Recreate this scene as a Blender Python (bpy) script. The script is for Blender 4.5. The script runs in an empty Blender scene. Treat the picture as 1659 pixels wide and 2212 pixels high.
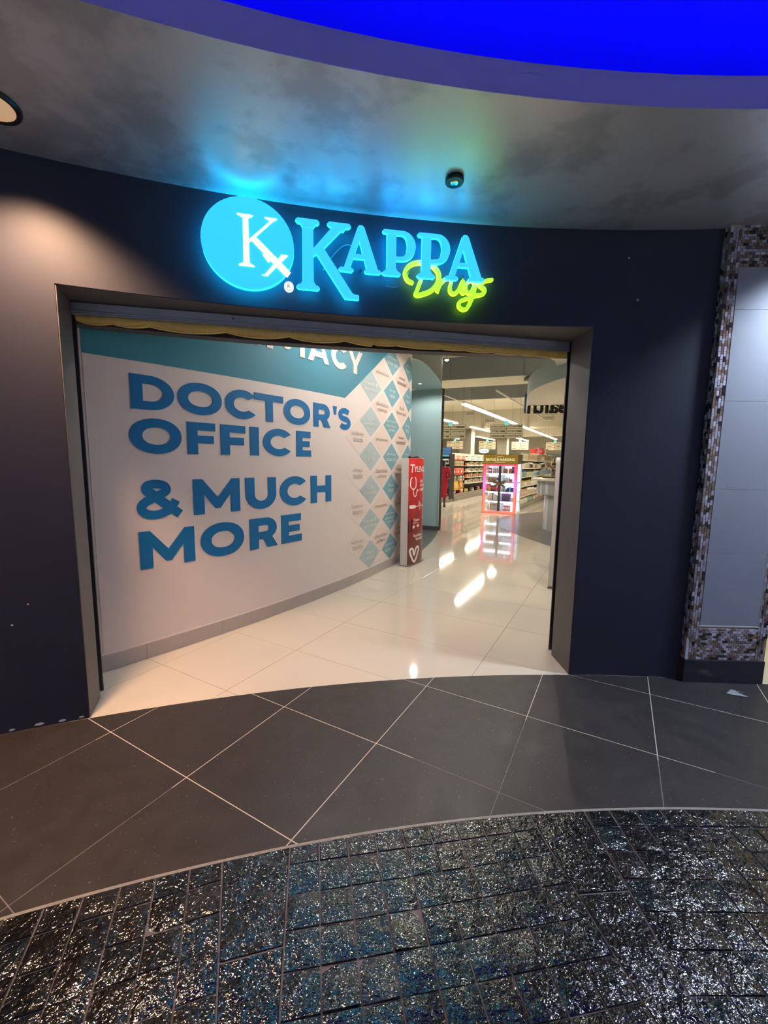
import bpy, bmesh, math, random
from mathutils import Vector, Matrix
from mathutils.geometry import tessellate_polygon
random.seed(7)
PI = math.pi
scene = bpy.context.scene
COL = scene.collection
sin, cos, rad = math.sin, math.cos, math.radians

# ------------------------------------------------------------------ camera, world, exposure
cam = bpy.data.cameras.new('camera'); camo = bpy.data.objects.new('camera', cam); COL.objects.link(camo)
cam.sensor_fit = 'HORIZONTAL'; cam.sensor_width = 36.0; cam.lens = 898.16 / 1659 * 36.0
cam.clip_start = .02; cam.clip_end = 200
_p, _r = 0.1227021, 0.0127355
_fw = Vector((0, cos(_p), -sin(_p))); _up = Vector((0, sin(_p), cos(_p))); _rt = Vector((1, 0, 0))
_r2 = _rt * cos(_r) + _up * sin(_r); _u2 = -_rt * sin(_r) + _up * cos(_r)
_m = Matrix((( _r2.x, _u2.x, -_fw.x, 0), (_r2.y, _u2.y, -_fw.y, 0), (_r2.z, _u2.z, -_fw.z, 1.55), (0, 0, 0, 1)))
camo.matrix_world = _m
scene.camera = camo
w = bpy.data.worlds.new('world'); scene.world = w; w.use_nodes = True
w.node_tree.nodes['Background'].inputs[0].default_value = (.55, .6, .75, 1)
w.node_tree.nodes['Background'].inputs[1].default_value = .03
scene.view_settings.view_transform = 'Standard'; scene.view_settings.look = 'None'
scene.view_settings.exposure = 1.0; scene.view_settings.gamma = 1.0
scene.view_settings.use_curve_mapping = False
scene.cycles.sample_clamp_indirect = 6.0
scene.cycles.max_bounces = 4; scene.cycles.diffuse_bounces = 3; scene.cycles.glossy_bounces = 3; scene.cycles.transmission_bounces = 2
scene.cycles.use_adaptive_sampling = True; scene.cycles.adaptive_threshold = .1; scene.cycles.adaptive_min_samples = 16

# ------------------------------------------------------------------ layout constants (metres)
CX, CY = 1.44, -6.05                     # centre of the round concourse
RW, RM, RS = 8.953, 7.757, 8.02          # facade, mosaic edge, soffit edge
ZS, ZF, ZB = 3.055, 3.18, 3.52           # soffit, upstand top, blue dome ceiling
MCX, MCY, MR, MPH = -11.363, 11.413, 12.67, -0.741128   # mural wall arc
AL = rad(29.23)                          # heading of the shop's grid
HEAD = 2.455
def cp(th, R, z=0.0):                    # concourse polar (degrees)
    return (CX + R * sin(rad(th)), CY + R * cos(rad(th)), z)
def mp(s, z, d=0.0):                     # mural arc
    a = MPH + s / MR
    return (MCX + (MR + d) * cos(a), MCY + (MR + d) * sin(a), z)
def st(u, v, z=0.0):                     # shop grid: u into the shop, v to its right
    return (u * sin(AL) + v * cos(AL), u * cos(AL) - v * sin(AL), z)

# ------------------------------------------------------------------ materials
def lin(c):
    return tuple((x / 12.92 if x <= .04045 else ((x + .055) / 1.055) ** 2.4) for x in [k / 255 for k in c[:3]])
MATS = {}
def mat(name, rgb=(128, 128, 128), rough=.5, metal=0.0, emit=0.0, spec=.5, noise=None, bump=None, coat=0.0, speck=None, rnoise=None):
    """rgb in 0..255 display values; noise=(scale, amount) mottles the colour; bump=(scale, strength[, distance])"""
    if name in MATS: return MATS[name]
    m = bpy.data.materials.new(name); m.use_nodes = True; MATS[name] = m
    nt = m.node_tree; b = nt.nodes['Principled BSDF']; N = nt.nodes.new; L = nt.links.new
    c = lin(rgb)
    b.inputs['Base Color'].default_value = (*c, 1); b.inputs['Roughness'].default_value = rough
    b.inputs['Metallic'].default_value = metal; b.inputs['Specular IOR Level'].default_value = spec
    b.inputs['Coat Weight'].default_value = coat
    if emit:
        b.inputs['Emission Color'].default_value = (*c, 1); b.inputs['Emission Strength'].default_value = emit
    tc = None
    if noise or bump or speck or rnoise:
        tc = N('ShaderNodeTexCoord')
    csock = None
    if noise:
        n = N('ShaderNodeTexNoise'); n.inputs['Scale'].default_value = noise[0]; n.inputs['Detail'].default_value = 6
        L(tc.outputs['Object'], n.inputs['Vector'])
        r = N('ShaderNodeMix'); r.data_type = 'RGBA'
        r.inputs[6].default_value = (*[x * (1 - noise[1]) for x in c], 1); r.inputs[7].default_value = (*[min(1, x * (1 + noise[1])) for x in c], 1)
        L(n.outputs['Fac'], r.inputs[0]); csock = r.outputs[2]; L(csock, b.inputs['Base Color'])
    if speck:                            # (scale, threshold, rgb)
        n = N('ShaderNodeTexNoise'); n.inputs['Scale'].default_value = speck[0]; n.inputs['Detail'].default_value = 3
        L(tc.outputs['Object'], n.inputs['Vector'])
        rp = N('ShaderNodeValToRGB'); rp.color_ramp.elements[0].position = speck[1]; rp.color_ramp.elements[1].position = speck[1] + .06
        L(n.outputs['Fac'], rp.inputs[0])
        r = N('ShaderNodeMix'); r.data_type = 'RGBA'; L(rp.outputs['Color'], r.inputs[0])
        if csock: L(csock, r.inputs[6])
        else: r.inputs[6].default_value = (*c, 1)
        r.inputs[7].default_value = (*lin(speck[2]), 1); L(r.outputs[2], b.inputs['Base Color'])
    if rnoise:                           # (scale, low, high)
        n = N('ShaderNodeTexNoise'); n.inputs['Scale'].default_value = rnoise[0]; n.inputs['Detail'].default_value = 4
        L(tc.outputs['Object'], n.inputs['Vector'])
        mr = N('ShaderNodeMapRange'); mr.inputs['To Min'].default_value = rnoise[1]; mr.inputs['To Max'].default_value = rnoise[2]
        mr.inputs['From Min'].default_value = .3; mr.inputs['From Max'].default_value = .7
        L(n.outputs['Fac'], mr.inputs[0]); L(mr.outputs[0], b.inputs['Roughness'])
    if bump:
        n = N('ShaderNodeTexNoise'); n.inputs['Scale'].default_value = bump[0]; n.inputs['Detail'].default_value = 2
        L(tc.outputs['Object'], n.inputs['Vector'])
        bp = N('ShaderNodeBump'); bp.inputs['Strength'].default_value = bump[1]; bp.inputs['Distance'].default_value = bump[2] if len(bump) > 2 else .01
        L(n.outputs['Fac'], bp.inputs['Height']); L(bp.outputs[0], b.inputs['Normal'])
    return m

# ------------------------------------------------------------------ mesh builder
class MB:
    def __init__(s): s.v = []; s.f = []; s.m = []
    def add(s, vs, fs, mi=0):
        o = len(s.v); s.v += [tuple(p) for p in vs]
        s.f += [tuple(i + o for i in f) for f in fs]; s.m += [mi] * len(fs); return s
    def box(s, x0, x1, y0, y1, z0, z1, mi=0, fn=None):
        vs = [(x, y, z) for z in (z0, z1) for y in (y0, y1) for x in (x0, x1)]
        if fn: vs = [fn(*p) for p in vs]
        return s.add(vs, [(0, 2, 3, 1), (4, 5, 7, 6), (0, 1, 5, 4), (2, 6, 7, 3), (0, 4, 6, 2), (1, 3, 7, 5)], mi)
    def bbox(s, x0, x1, y0, y1, z0, z1, b=.005, mi=0, fn=None):     # chamfered box
        V = []; 
        def P(x, y, z): 
            V.append((x, y, z)); return len(V) - 1
        X = (x0, x1); Y = (y0, y1); Z = (z0, z1); idx = {}
        for i in (0, 1):
            for j in (0, 1):
                for k in (0, 1):
                    sx, sy, sz = (b if i == 0 else -b), (b if j == 0 else -b), (b if k == 0 else -b)
                    idx[i, j, k] = (P(X[i], Y[j] + sy, Z[k] + sz), P(X[i] + sx, Y[j], Z[k] + sz), P(X[i] + sx, Y[j] + sy, Z[k]))
        F = []
        for i in (0, 1):
            q = [idx[i, j, k][0] for j, k in ((0, 0), (1, 0), (1, 1), (0, 1))]; F.append(q if i else q[::-1])
            q = [idx[k, i, j][1] for j, k in ((0, 0), (1, 0), (1, 1), (0, 1))]; F.append(q if i else q[::-1])
            q = [idx[j, k, i][2] for j, k in ((0, 0), (1, 0), (1, 1), (0, 1))]; F.append(q if i else q[::-1])
        for i in (0, 1):
            for j in (0, 1):
                F.append((idx[i, j, 0][0], idx[i, j, 0][1], idx[i, j, 1][1], idx[i, j, 1][0]))
                F.append((idx[i, 0, j][0], idx[i, 0, j][2], idx[i, 1, j][2], idx[i, 1, j][0]))
                F.append((idx[0, i, j][1], idx[0, i, j][2], idx[1, i, j][2], idx[1, i, j][1]))
        for k, t in idx.items(): F.append(t)
        if fn: V = [fn(*p) for p in V]
        return s.add(V, F, mi)
    def prism(s, loops, fn, d0, d1, mi=0, sm=None, back=True):
        """loops = [outer, hole, ...] 2D; fn(x, y, d) -> point; front at d1"""
        sm = mi if sm is None else sm
        flat = [p for l in loops for p in l]
        tris = tessellate_polygon([[Vector((p[0], p[1], 0)) for p in l] for l in loops])
        n = len(flat)
        vs = [fn(p[0], p[1], d1) for p in flat] + [fn(p[0], p[1], d0) for p in flat]
        def ccw(t):
            a, b, c = (flat[i] for i in t)
            return (b[0] - a[0]) * (c[1] - a[1]) - (b[1] - a[1]) * (c[0] - a[0]) > 0
        fr = [tuple(t) if ccw(t) else tuple(reversed(t)) for t in tris]
        o = len(s.v); s.v += vs
        s.f += [tuple(i + o for i in t) for t in fr]; s.m += [mi] * len(fr)
        if back:
            s.f += [tuple(i + n + o for i in reversed(t)) for t in fr]; s.m += [sm] * len(fr)
        k = 0
        for l in loops:
            m_ = len(l)
            for i in range(m_):
                a, b = k + i, k + (i + 1) % m_
                s.f.append((o + a, o + a + n, o + b + n, o + b)); s.m.append(sm)
            k += m_
        return s
    def ribbon(s, path, wd, fn, d0, d1, mi=0, sm=None, closed=False, caps=True):
        """stroke of width wd (number or list) along a 2D path"""
        sm = mi if sm is None else sm
        n = len(path); W = wd if isinstance(wd, (list, tuple)) else [wd] * n
        Lf, Rt = [], []
        for i, p in enumerate(path):
            a = path[(i - 1) % n] if (closed or i) else p
            b = path[(i + 1) % n] if (closed or i < n - 1) else p
            dx, dy = b[0] - a[0], b[1] - a[1]; l = math.hypot(dx, dy) or 1; nx, ny = -dy / l, dx / l
            Lf.append((p[0] + nx * W[i] / 2, p[1] + ny * W[i] / 2)); Rt.append((p[0] - nx * W[i] / 2, p[1] - ny * W[i] / 2))
        o = len(s.v)
        for q in (Lf, Rt):
            for d in (d1, d0): s.v += [fn(x, y, d) for x, y in q]
        A, B, C, D = o, o + n, o + 2 * n, o + 3 * n
        for i in range(n if closed else n - 1):
            j = (i + 1) % n
            s.f += [(C + i, C + j, A + j, A + i), (B + i, B + j, D + j, D + i)]; s.m += [mi, sm]
            s.f += [(A + i, A + j, B + j, B + i), (D + i, D + j, C + j, C + i)]; s.m += [sm, sm]
        if caps and not closed:
            for p, wv in ((path[0], W[0]), (path[-1], W[-1])):
                s.prism([[(p[0] + wv / 2 * cos(t * PI / 6), p[1] + wv / 2 * sin(t * PI / 6)) for t in range(12)]], fn, d0, d1, mi, sm)
        return s
    def lathe(s, prof, c=(0, 0, 0), n=12, mi=0, mats=None, sx=1.0, sy=1.0, fn=None):
        o = len(s.v); k = len(prof)
        for r, z in prof:
            for i in range(n):
                a = 2 * PI * i / n; p = (c[0] + sx * r * cos(a), c[1] + sy * r * sin(a), c[2] + z)
                s.v.append(fn(*p) if fn else p)
        for j in range(k - 1):
            for i in range(n):
                i2 = (i + 1) % n
                s.f.append((o + j * n + i, o + j * n + i2, o + (j + 1) * n + i2, o + (j + 1) * n + i)); s.m.append(mats[j] if mats else mi)
        s.f.append(tuple(o + i for i in reversed(range(n)))); s.m.append(mats[0] if mats else mi)
        s.f.append(tuple(o + (k - 1) * n + i for i in range(n))); s.m.append(mats[-1] if mats else mi)
        return s
    def tube(s, path, r, n=8, mi=0):
        o = len(s.v); k = len(path); R = r if isinstance(r, (list, tuple)) else [r] * k
        P = [Vector(p) for p in path]; up = Vector((0, 0, 1))
        for i, p in enumerate(P):
            d = (P[min(i + 1, k - 1)] - P[max(i - 1, 0)]).normalized()
            u = d.cross(up if abs(d.z) < .95 else Vector((1, 0, 0))).normalized(); v = d.cross(u)
            for j in range(n):
                a = 2 * PI * j / n; s.v.append(tuple(p + (u * cos(a) + v * sin(a)) * R[i]))
        for i in range(k - 1):
            for j in range(n):
                j2 = (j + 1) % n; s.f.append((o + i * n + j, o + i * n + j2, o + (i + 1) * n + j2, o + (i + 1) * n + j)); s.m.append(mi)
        s.f.append(tuple(o + j for j in reversed(range(n)))); s.f.append(tuple(o + (k - 1) * n + j for j in range(n))); s.m += [mi, mi]
        return s
    def arc(s, t0, t1, R0, R1, z0, z1, n=24, mi=0, mis=None):        # curved block of the concourse
        o = len(s.v)
        for i in range(n + 1):
            t = t0 + (t1 - t0) * i / n
            s.v += [cp(t, R0, z0), cp(t, R1, z0), cp(t, R1, z1), cp(t, R0, z1)]
        for i in range(n):
            a, b = o + 4 * i, o + 4 * i + 4
            for k in range(4):
                k2 = (k + 1) % 4; s.f.append((a + k, a + k2, b + k2, b + k)); s.m.append(mi)
        s.f += [(o, o + 3, o + 2, o + 1), tuple(o + 4 * n + k for k in range(4))]; s.m += [mi, mi]
        return s
    def mesh(s, name, mats, smooth=False, inv=None):
        me = bpy.data.meshes.new(name)
        vs = [inv @ Vector(p) for p in s.v] if inv is not None else s.v
        me.from_pydata([tuple(p) for p in vs], [], s.f)
        for m in (mats if isinstance(mats, (list, tuple)) else [mats]): me.materials.append(m)
        me.polygons.foreach_set('material_index', s.m)
        if smooth is not False:
            me.polygons.foreach_set('use_smooth', [True] * len(s.f))
        me.update()
        bm = bmesh.new(); bm.from_mesh(me); bmesh.ops.recalc_face_normals(bm, faces=bm.faces); bm.to_mesh(me); bm.free()
        if smooth is not False:
            me.set_sharp_from_angle(angle=rad(35 if smooth is True else smooth))
        return me
    def build(s, name, mats, parent=None, world=True, smooth=False):
        inv = WM[root_of(parent)].inverted() if (parent is not None and world) else None
        o = bpy.data.objects.new(name, s.mesh(name, mats, smooth, inv)); COL.objects.link(o)
        if parent is not None: o.parent = parent; ROOT[o.name] = root_of(parent)
        else: WM[o.name] = Matrix.Identity(4); ROOT[o.name] = o.name
        return o
WM, ROOT = {}, {}
def root_of(o): return ROOT[o.name]
def tag(o, label, cat=None, group=None, kind=None):
    o['label'] = label
    if cat: o['category'] = cat
    if group: o['group'] = group
    if kind: o['kind'] = kind
    return o
def thing(name, label, cat, loc=(0, 0, 0), rotz=0.0, group=None, kind=None):
    o = bpy.data.objects.new(name, None); COL.objects.link(o); o.empty_display_size = .1
    o.location = loc; o.rotation_euler = (0, 0, rotz)
    WM[o.name] = Matrix.Translation(loc) @ Matrix.Rotation(rotz, 4, 'Z'); ROOT[o.name] = o.name
    return tag(o, label, cat, group, kind)
def part(name, fn, mats, parent, world=False, smooth=False):
    b = MB(); fn(b); return b.build(name, mats, parent, world, smooth)
def inst(name, me, parent=None, loc=(0, 0, 0), rot=(0, 0, 0), scale=(1, 1, 1)):
    o = bpy.data.objects.new(name, me); COL.objects.link(o); o.location = loc; o.rotation_euler = rot; o.scale = scale
    if parent is not None: o.parent = parent; ROOT[o.name] = root_of(parent)
    else: ROOT[o.name] = o.name; WM[o.name] = Matrix.Identity(4)
    return o
def copy_tree(o, parent=None):
    c = o.copy(); COL.objects.link(c)
    if parent is not None: c.parent = parent
    for ch in list(o.children): copy_tree(ch, c)
    return c
def struct(b, name, mats, label, cat, smooth=False):
    return tag(b.build(name, mats, None, True, smooth), label, cat, kind='structure')
def ell(cx, cy, rx, ry, n=36, a0=0.0, a1=360.0, e=1.0):
    k = n if abs(a1 - a0) >= 360 else n + 1
    out = []
    for i in range(k):
        a = rad(a0 + (a1 - a0) * i / n); c_, s_ = cos(a), sin(a)
        out.append((cx + rx * math.copysign(abs(c_) ** e, c_), cy + ry * math.copysign(abs(s_) ** e, s_)))
    return out
def smooth_path(pts, k=6, closed=False):
    out = []; n = len(pts)
    for i in range(n if closed else n - 1):
        g = lambda j: pts[j % n] if closed else pts[max(0, min(n - 1, j))]
        p0, p1, p2, p3 = g(i - 1), g(i), g(i + 1), g(i + 2)
        for t in range(k):
            t /= k
            out.append(tuple(.5 * ((2 * p1[c]) + (-p0[c] + p2[c]) * t + (2 * p0[c] - 5 * p1[c] + 4 * p2[c] - p3[c]) * t * t + (-p0[c] + 3 * p1[c] - 3 * p2[c] + p3[c]) * t ** 3) for c in range(len(p1))))
    if not closed: out.append(tuple(pts[-1]))
    return out
def clip(poly, a, b):                    # keep what lies left of a->b
    out = []
    sd = lambda p: (b[0] - a[0]) * (p[1] - a[1]) - (b[1] - a[1]) * (p[0] - a[0])
    for i in range(len(poly)):
        p, q = poly[i], poly[(i + 1) % len(poly)]; dp, dq = sd(p), sd(q)
        if dp >= 0: out.append(p)
        if dp * dq < 0:
            t = dp / (dp - dq); out.append((p[0] + (q[0] - p[0]) * t, p[1] + (q[1] - p[1]) * t))
    return out
def clip_disc(poly, R, t0, t1, dt=1.0):
    t = t1
    while t > t0 and len(poly) > 2:
        a, b = cp(t, R), cp(t - dt, R); poly = clip(poly, a, b); t -= dt
    return poly
def area(poly): return abs(sum(poly[i][0] * poly[(i + 1) % len(poly)][1] - poly[(i + 1) % len(poly)][0] * poly[i][1] for i in range(len(poly)))) / 2
def inset(poly, g):
    cx = sum(p[0] for p in poly) / len(poly); cy = sum(p[1] for p in poly) / len(poly)
    n = len(poly); out = []
    if sum((poly[(i + 1) % n][0] - poly[i][0]) * (poly[(i + 1) % n][1] + poly[i][1]) for i in range(n)) > 0: poly = poly[::-1]
    P = [p for i, p in enumerate(poly) if math.hypot(p[0] - poly[i - 1][0], p[1] - poly[i - 1][1]) > 1e-4]; n = len(P)
    for i in range(n):
        a, b, c = P[i - 1], P[i], P[(i + 1) % n]
        d1 = Vector((b[0] - a[0], b[1] - a[1])).normalized(); d2 = Vector((c[0] - b[0], c[1] - b[1])).normalized()
        n1 = Vector((-d1.y, d1.x)); n2 = Vector((-d2.y, d2.x)); m_ = n1 + n2
        k = g / max(.35, m_.dot(n1)) if m_.length > 1e-6 else 0
        out.append((b[0] + m_.x * k, b[1] + m_.y * k))
    return out
def slab(poly, z0, z1, g=.0012, bev=.0015):      # tile: inset for the joint, chamfered rim
    b = MB(); o = inset(poly, g); i = inset(poly, g + bev); n = len(o)
    if len(i) != n: i = o
    b.add([(x, y, z0) for x, y in o] + [(x, y, z1 - bev) for x, y in o] + [(x, y, z1) for x, y in i],
          [tuple(2 * n + k for k in range(n))] + [(k, (k + 1) % n, n + (k + 1) % n, n + k) for k in range(n)] + [(n + k, n + (k + 1) % n, 2 * n + (k + 1) % n, 2 * n + k) for k in range(n)])
    return b
def rrect(x0, x1, y0, y1, r, k=5):
    out = []
    for cx, cy, a in ((x1 - r, y1 - r, 0), (x0 + r, y1 - r, 90), (x0 + r, y0 + r, 180), (x1 - r, y0 + r, 270)):
        out += [(cx + r * cos(rad(a + 90 * i / k)), cy + r * sin(rad(a + 90 * i / k))) for i in range(k + 1)]
    return out
TXT = {}
def text2d(body, bold=0.0, shear=0.0, res=3):
    """flat outline of a line of text in the built-in font -> (verts2d, faces, width, height)"""
    key = (body, bold, shear)
    if key in TXT: return TXT[key]
    cu = bpy.data.curves.new('lettering', 'FONT'); cu.body = body; cu.size = 1.0; cu.offset = bold; cu.shear = shear
    cu.resolution_u = res; cu.fill_mode = 'FRONT'
    o = bpy.data.objects.new('lettering', cu); COL.objects.link(o)
    dg = bpy.context.evaluated_depsgraph_get(); dg.update()
    me = bpy.data.meshes.new_from_object(o.evaluated_get(dg))
    vs = [(v.co.x, v.co.y) for v in me.vertices]; fs = [tuple(p.vertices) for p in me.polygons]
    bpy.data.objects.remove(o); bpy.data.meshes.remove(me); bpy.data.curves.remove(cu)
    x0 = min(v[0] for v in vs); x1 = max(v[0] for v in vs); y0 = min(v[1] for v in vs); y1 = max(v[1] for v in vs)
    vs = [((v[0] - x0) / (x1 - x0), (v[1] - y0) / (y1 - y0)) for v in vs]
    TXT[key] = (vs, fs, x1 - x0, y1 - y0); return TXT[key]
def put_text(b, body, x0, y0, h, fn, d, mi=0, width=None, bold=.0, shear=.0, align='L'):
    """write one line with its lower edge at y0, h tall, onto surface fn(x, y, d)"""
    vs, fs, w_, h_ = text2d(body, bold, shear)
    W = width if width else w_ / h_ * h
    if align == 'C': x0 -= W / 2
    b.add([fn(x0 + v[0] * W, y0 + v[1] * h, d) for v in vs], fs, mi)
    return W

# ------------------------------------------------------------------ lamps
def lamp(name, kind, loc, energy, rgb, target=None, size=.1, spot=None, blend=.5, sy=None):
    l = bpy.data.lights.new(name, kind); o = bpy.data.objects.new(name, l); COL.objects.link(o)
    o.location = loc; l.energy = energy; l.color = rgb
    if kind == 'SPOT': l.spot_size = rad(spot); l.spot_blend = blend; l.shadow_soft_size = size
    elif kind == 'AREA':
        l.shape = 'RECTANGLE' if sy else 'DISK'; l.size = size
        if sy: l.size_y = sy
    else: l.shadow_soft_size = size
    if target is not None:
        o.rotation_euler = (Vector(target) - Vector(loc)).to_track_quat('-Z', 'Y').to_euler()
    return o
WARM, COOL, WHITE = (1, .57, .31), (.72, .84, 1), (1, .89, .70)

# ------------------------------------------------------------------ setting: floors
m_grout = mat('grout_dark', (128, 122, 118), .8, noise=(40, .3))
m_dark = mat('charcoal_stone_tile', (55, 52, 53), .42, spec=.35, noise=(5, .18), speck=(70, .665, (112, 106, 103)), rnoise=(9, .34, .5))
fd = MB().add([cp(t, R, -.0013) for R in (6.5, RW + .02) for t in [-42 + i for i in range(76)]], [(i, i + 1, 76 + i + 1, 76 + i) for i in range(75)])
floor_dark = struct(fd, 'floor_concourse', m_grout, 'band of large charcoal stone tiles between the mosaic and the shopfront', 'floor')
E1 = (sin(rad(29.45)), cos(rad(29.45))); E2 = (-cos(rad(29.45)), sin(rad(29.45)))
def grid_poly(a0, a1, b0, b1): return [(E1[0] * b + E2[0] * a, E1[1] * b + E2[1] * a) for a, b in ((a0, b0), (a0, b1), (a1, b1), (a1, b0))]
for i in range(-6, 8):
    for j in range(-3, 7):
        a0 = -.281 + .6745 * i; b0 = 1.152 + .685 * j
        q = grid_poly(a0, a0 + .6745, b0, b0 + .685)
        rr = [math.hypot(x - CX, y - CY) for x, y in q]; tt = [math.degrees(math.atan2(x - CX, y - CY)) for x, y in q]
        if max(rr) < RM - .05 or min(rr) > RW + .02 or min(tt) < -40 or max(tt) > 32: continue
        q = clip_disc(q, RW, -60, 60)
        if len(q) < 3 or area(q) < .0015: continue
        slab(q, -.012, -.0004, .0016, .0012).build('tile', m_dark, floor_dark)

m_white = mat('polished_cream_porcelain', (216, 208, 194), .06, spec=.6, noise=(1.7, .035), bump=(5, .012, .01))
m_wgrout = mat('grout_grey', (150, 144, 136), .7)
def shop_poly(us): return us
fs_ = MB().add([st(-1, -20, -.006), st(-1, 8, -.006), st(46, 8, -.006), st(46, -20, -.006)], [(0, 1, 2, 3)])
floor_shop = struct(fs_, 'floor_shop', m_white, 'glossy cream porcelain floor running into the pharmacy', 'floor')
bs = [1.074, 1.776, 2.474, 3.17, 3.862, 4.57, 5.28, 5.98, 6.68, 7.38, 8.08, 8.78, 9.48, 10.18, 10.88, 11.58, 12.28, 12.98]
as_ = [-4.637, -3.268, -1.899, -.53, .839, 2.208, 2.91, 4.28]
ARCPT = [cp(t, RW) for t in range(-30, 20)]
gb = MB()
for k in range(len(bs) - 1):
    for l in range(len(as_) - 1):
        q = grid_poly(as_[l], as_[l + 1], bs[k], bs[k + 1])
        rr = [math.hypot(x - CX, y - CY) for x, y in q]
        if max(rr) < RW: continue
        slab(q, -.02, -.001, .0014, .0008).build('tile', m_white, floor_shop)
gb.add([st(.9, -4.4, -.0045), st(.9, 4.7, -.0045), st(12.98, 4.7, -.0045), st(12.98, -4.4, -.0045)], [(0, 1, 2, 3)]).build('grout', m_wgrout, floor_shop)
# grey vinyl inlays echoing the ceiling rafts
m_inlay = mat('slate_grey_vinyl', (112, 112, 116), .28, noise=(3, .08))
ARC_L = smooth_path([(.41, 6.74), (.62, 7.03), (.90, 7.86), (1.10, 8.62), (1.22, 9.27)], 5)
tag(MB().prism([ARC_L + [(.75, 9.55), (-.4, 8.6)]], lambda x, y, d: (x, y, d), -.004, .0006).build('floor_inlay', m_inlay), 'slate grey curved floor inlay at the foot of the pale blue pier', 'floor', kind='structure')
CIR_R = smooth_path([(3.35, 7.15), (3.11, 7.74), (2.95, 8.5), (2.83, 9.4), (2.86, 10.3), (2.99, 10.95), (3.3, 11.63), (3.87, 12.3), (4.65, 12.93), (5.3, 13.25)], 5)
tag(MB().prism([CIR_R + [(8, 13), (8, 6.8), (4, 6.6)]], lambda x, y, d: (x, y, d), -.004, .0006).build('floor_inlay', m_inlay), 'large round slate grey floor inlay in front of the service counter', 'floor', kind='structure')

# mosaic disc
m_mgrout = mat('mosaic_grout', (112, 110, 114), .75, noise=(60, .25))
fm = MB().prism([[cp(t * 3, RM)[:2] for t in range(120)]], lambda x, y, d: (x, y, d), -.01, .0008)
floor_mosaic = struct(fm, 'floor_mosaic', m_mgrout, 'round field of dark hammered glass mosaic in grey grout', 'floor')
def hammered(name, rgb, rgb2):
    m = bpy.data.materials.new(name); m.use_nodes = True; nt = m.node_tree; b = nt.nodes['Principled BSDF']; N = nt.nodes.new; L = nt.links.new
    g_ = N('ShaderNodeNewGeometry'); oi = N('ShaderNodeObjectInfo')
    ad = N('ShaderNodeVectorMath'); ad.operation = 'ADD'; L(g_.outputs['Position'], ad.inputs[0]); 
    n1 = N('ShaderNodeTexNoise'); n1.inputs['Scale'].default_value = 95; n1.inputs['Detail'].default_value = 1.5; n1.inputs['Distortion'].default_value = .6
    L(g_.outputs['Position'], n1.inputs['Vector'])
    n2 = N('ShaderNodeTexNoise'); n2.inputs['Scale'].default_value = 13; n2.inputs['Detail'].default_value = 2; sc_ = N('ShaderNodeMath'); sc_.operation = 'MULTIPLY'; sc_.inputs[1].default_value = 37.0; L(oi.outputs['Random'], sc_.inputs[0]); L(sc_.outputs[0], ad.inputs[1]); L(ad.outputs[0], n2.inputs['Vector'])
    b1 = N('ShaderNodeBump'); b1.inputs['Strength'].default_value = .8; b1.inputs['Distance'].default_value = .0040; L(n1.outputs['Fac'], b1.inputs['Height'])
    b2 = N('ShaderNodeBump'); b2.inputs['Strength'].default_value = .6; b2.inputs['Distance'].default_value = .024; L(n2.outputs['Fac'], b2.inputs['Height']); L(b1.outputs[0], b2.inputs['Normal'])
    L(b2.outputs[0], b.inputs['Normal'])
    mx = N('ShaderNodeMix'); mx.data_type = 'RGBA'; mx.inputs[6].default_value = (*lin(rgb), 1); mx.inputs[7].default_value = (*lin(rgb2), 1)
    L(oi.outputs['Random'], mx.inputs[0]); L(mx.outputs[2], b.inputs['Base Color'])
    b.inputs['Roughness'].default_value = .07; b.inputs['Specular IOR Level'].default_value = .8; b.inputs['IOR'].default_value = 1.7
    return m
m_glass = [hammered('hammered_glass_black', (13, 13, 14), (26, 25, 25)), hammered('hammered_glass_teal', (12, 17, 21), (20, 34, 40)), hammered('hammered_glass_smoke', (20, 19, 19), (38, 36, 35))]
TS, TP = .1093, .1149
def tile_mesh(w_, h_, m_):
    b = MB(); hx, hy = w_ / 2, h_ / 2; G = 4; z0, z1 = -.006, .006
    for j in range(G + 1):
        for i in range(G + 1):
            x, y = -1 + 2 * i / G, -1 + 2 * j / G; e = max(abs(x), abs(y))
            b.v.append((x * hx, y * hy, z1 - .0016 * e ** 4 + .0006 * (1 - x * x) * (1 - y * y)))
    for j in range(G):
        for i in range(G): b.f.append((j * 5 + i, j * 5 + i + 1, j * 5 + i + 6, j * 5 + i + 5)); b.m.append(0)
    rim = [i for i in range(5)] + [9, 14, 19, 24] + [23, 22, 21, 20] + [15, 10, 5]; o = len(b.v)
    b.v += [(b.v[i][0], b.v[i][1], z0) for i in rim]; k = len(rim)
    for i in range(k): b.f.append((rim[i], o + i, o + (i + 1) % k, rim[(i + 1) % k])); b.m.append(0)
    me = b.mesh('mosaic_tile', m_, smooth=60); return me
tile_me = [tile_mesh(TS, TS, m_) for m_ in m_glass]
mos_rest = MB(); n_mos = 0
rn = random.Random(3)
def in_view(x, y):                       # floor area the photograph takes in, with a margin
    return y > .86 and -1.02 * y - .25 < x < 1.02 * y + .15
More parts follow.
